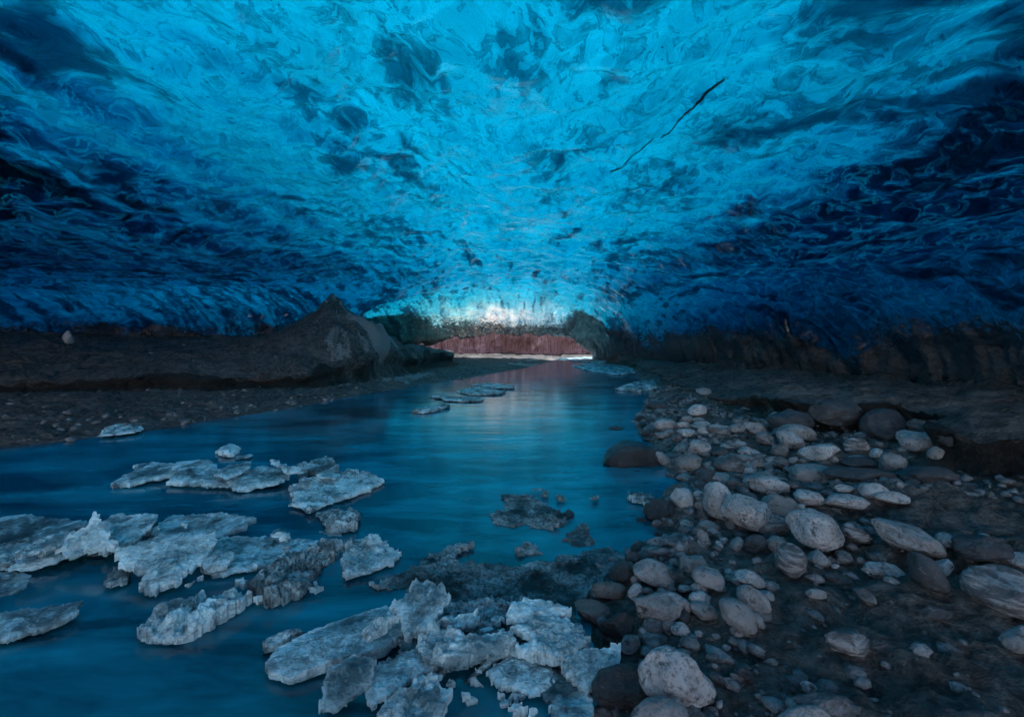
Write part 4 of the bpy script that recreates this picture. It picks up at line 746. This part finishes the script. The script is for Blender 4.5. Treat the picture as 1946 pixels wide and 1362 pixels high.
# dark debris seams frozen into the vault
def on_vault(px, py):
    D = np.geomspace(1.5, 25, 4000); z = vault((px - CX) / FPX * D, D)[0]; k = np.argmax(CAMH - (py - HY) / FPX * D > z)
    return np.array([(px - CX) / FPX * D[k], D[k], z[k]])
def seam(pts, wd, lab, seed):
    Q = np.array([on_vault(*p) for p in pts]); n = 14 * (len(Q) - 1); t = np.linspace(0, len(Q) - 1, n); x, y = (np.interp(t, range(len(Q)), Q[:, k]) for k in (0, 1))
    x = x + .022 * fbm(t * 2.2, 0 * t, 0, 3, seed); y = y + .022 * fbm(t * 2.2 + 50, 0 * t, 0, 3, seed)
    tx, ty = np.gradient(x), np.gradient(y); l = np.hypot(tx, ty); nx, ny = -ty / l, tx / l
    h = wd * np.interp(t, range(len(Q)), [.25] + [1] * (len(Q) - 2) + [.2]) * np.clip(.15 + 2.2 * np.abs(fbm(t * 1.3, 0 * t + 3, 0, 3, seed + 1)), .05, 1.6)
    rows = []
    for a, dz in ((-1, .02), (-.6, -.004), (0, -.008), (.6, -.004), (1, .02)):
        X, Y = x + nx * h * a, y + ny * h * a; rows.append(np.stack([X, Y, vault(X, Y)[0] + dz], -1))
    V = np.stack(rows, 1).reshape(-1, 3); c = V.mean(0)
    o = mesh_obj('debris_seam', V - c, grid_faces(n, 5), M_SEAM); o.location = c; tag(o, lab, 'ice seam')
seam([(1160, 326), (1195, 303), (1240, 266), (1290, 228), (1312, 212), (1320, 200), (1345, 178), (1378, 150)], .013, 'long thin dark crack slanting across the blue vault, right of the crown', 3)

# loose shards between the plates
rs = np.random.RandomState(77)
def shards(n, poly, smin_, smax_, lab, grp, z):
    k = 0
    while k < n:
        P = np.array(poly, float); p = rs.uniform(P.min(0), P.max(0))
        if not polydist(P, p[:1], p[1:])[1][0]: continue
        a = rs.uniform(smin_, smax_); b = a * rs.uniform(.25, .6); t0 = rs.uniform(-.5, .5); m_ = rs.randint(4, 7); an = np.sort(rs.uniform(0, 6.28, m_))
        if np.diff(np.concatenate([an, [an[0] + 6.28]])).max() > 2.6: continue
        q = [(p[0] + a * math.cos(u) * math.cos(t0) - b * math.sin(u) * math.sin(t0), p[1] + a * math.cos(u) * math.sin(t0) * .5 + b * math.sin(u) * math.cos(t0)) for u in an]
        o = floe('ice_shard', q, FLOE['f' if rs.rand() < .6 else 'p'], th=.04, k=rs.uniform(.1, 1.1), z0=z + rs.uniform(0, .05), frost=rs.uniform(.01, .05), jag=.012, seed=900 + k, px=2.2, maxn=900)
        tag(o, lab, 'ice shard', grp); k += 1
W = lambda L, t: [(t[0] + a / t[2], t[1] + b / t[2]) for a, b in L]
shards(46, W([(700,900),(900,850),(1130,820),(1400,850),(1480,950),(1480,1050),(1300,1080),(1100,1070),(860,1090),(720,1130)], TB), 7, 24, 'small broken shard of ice stuck in the grey crust of the floe pile', 'shards in the floe pile by the shore', .04)
shards(24, W([(80,600),(420,480),(700,440),(1000,440),(1050,500),(900,560),(560,580),(240,620)], TA), 7, 22, 'small broken shard of ice stuck among the plates at the left', 'shards among the plates at the left', .05)

shards(26, W([(540,1240),(760,1140),(900,1120),(1300,1100),(1500,1150),(1480,1300),(1300,1330),(900,1330),(700,1340)], TB), 5, 18, 'small broken shard of ice afloat at the near side of the floe pile', 'shards afloat at the near side of the floe pile', .0)
shards(22, W([(930,560),(1480,520),(1600,620),(1400,830),(1150,840),(760,800),(640,720)], TA), 4, 14, 'small crumb of ice adrift between the fan-shaped plate and the dotted floe', 'ice crumbs adrift by the dotted floe', .0)
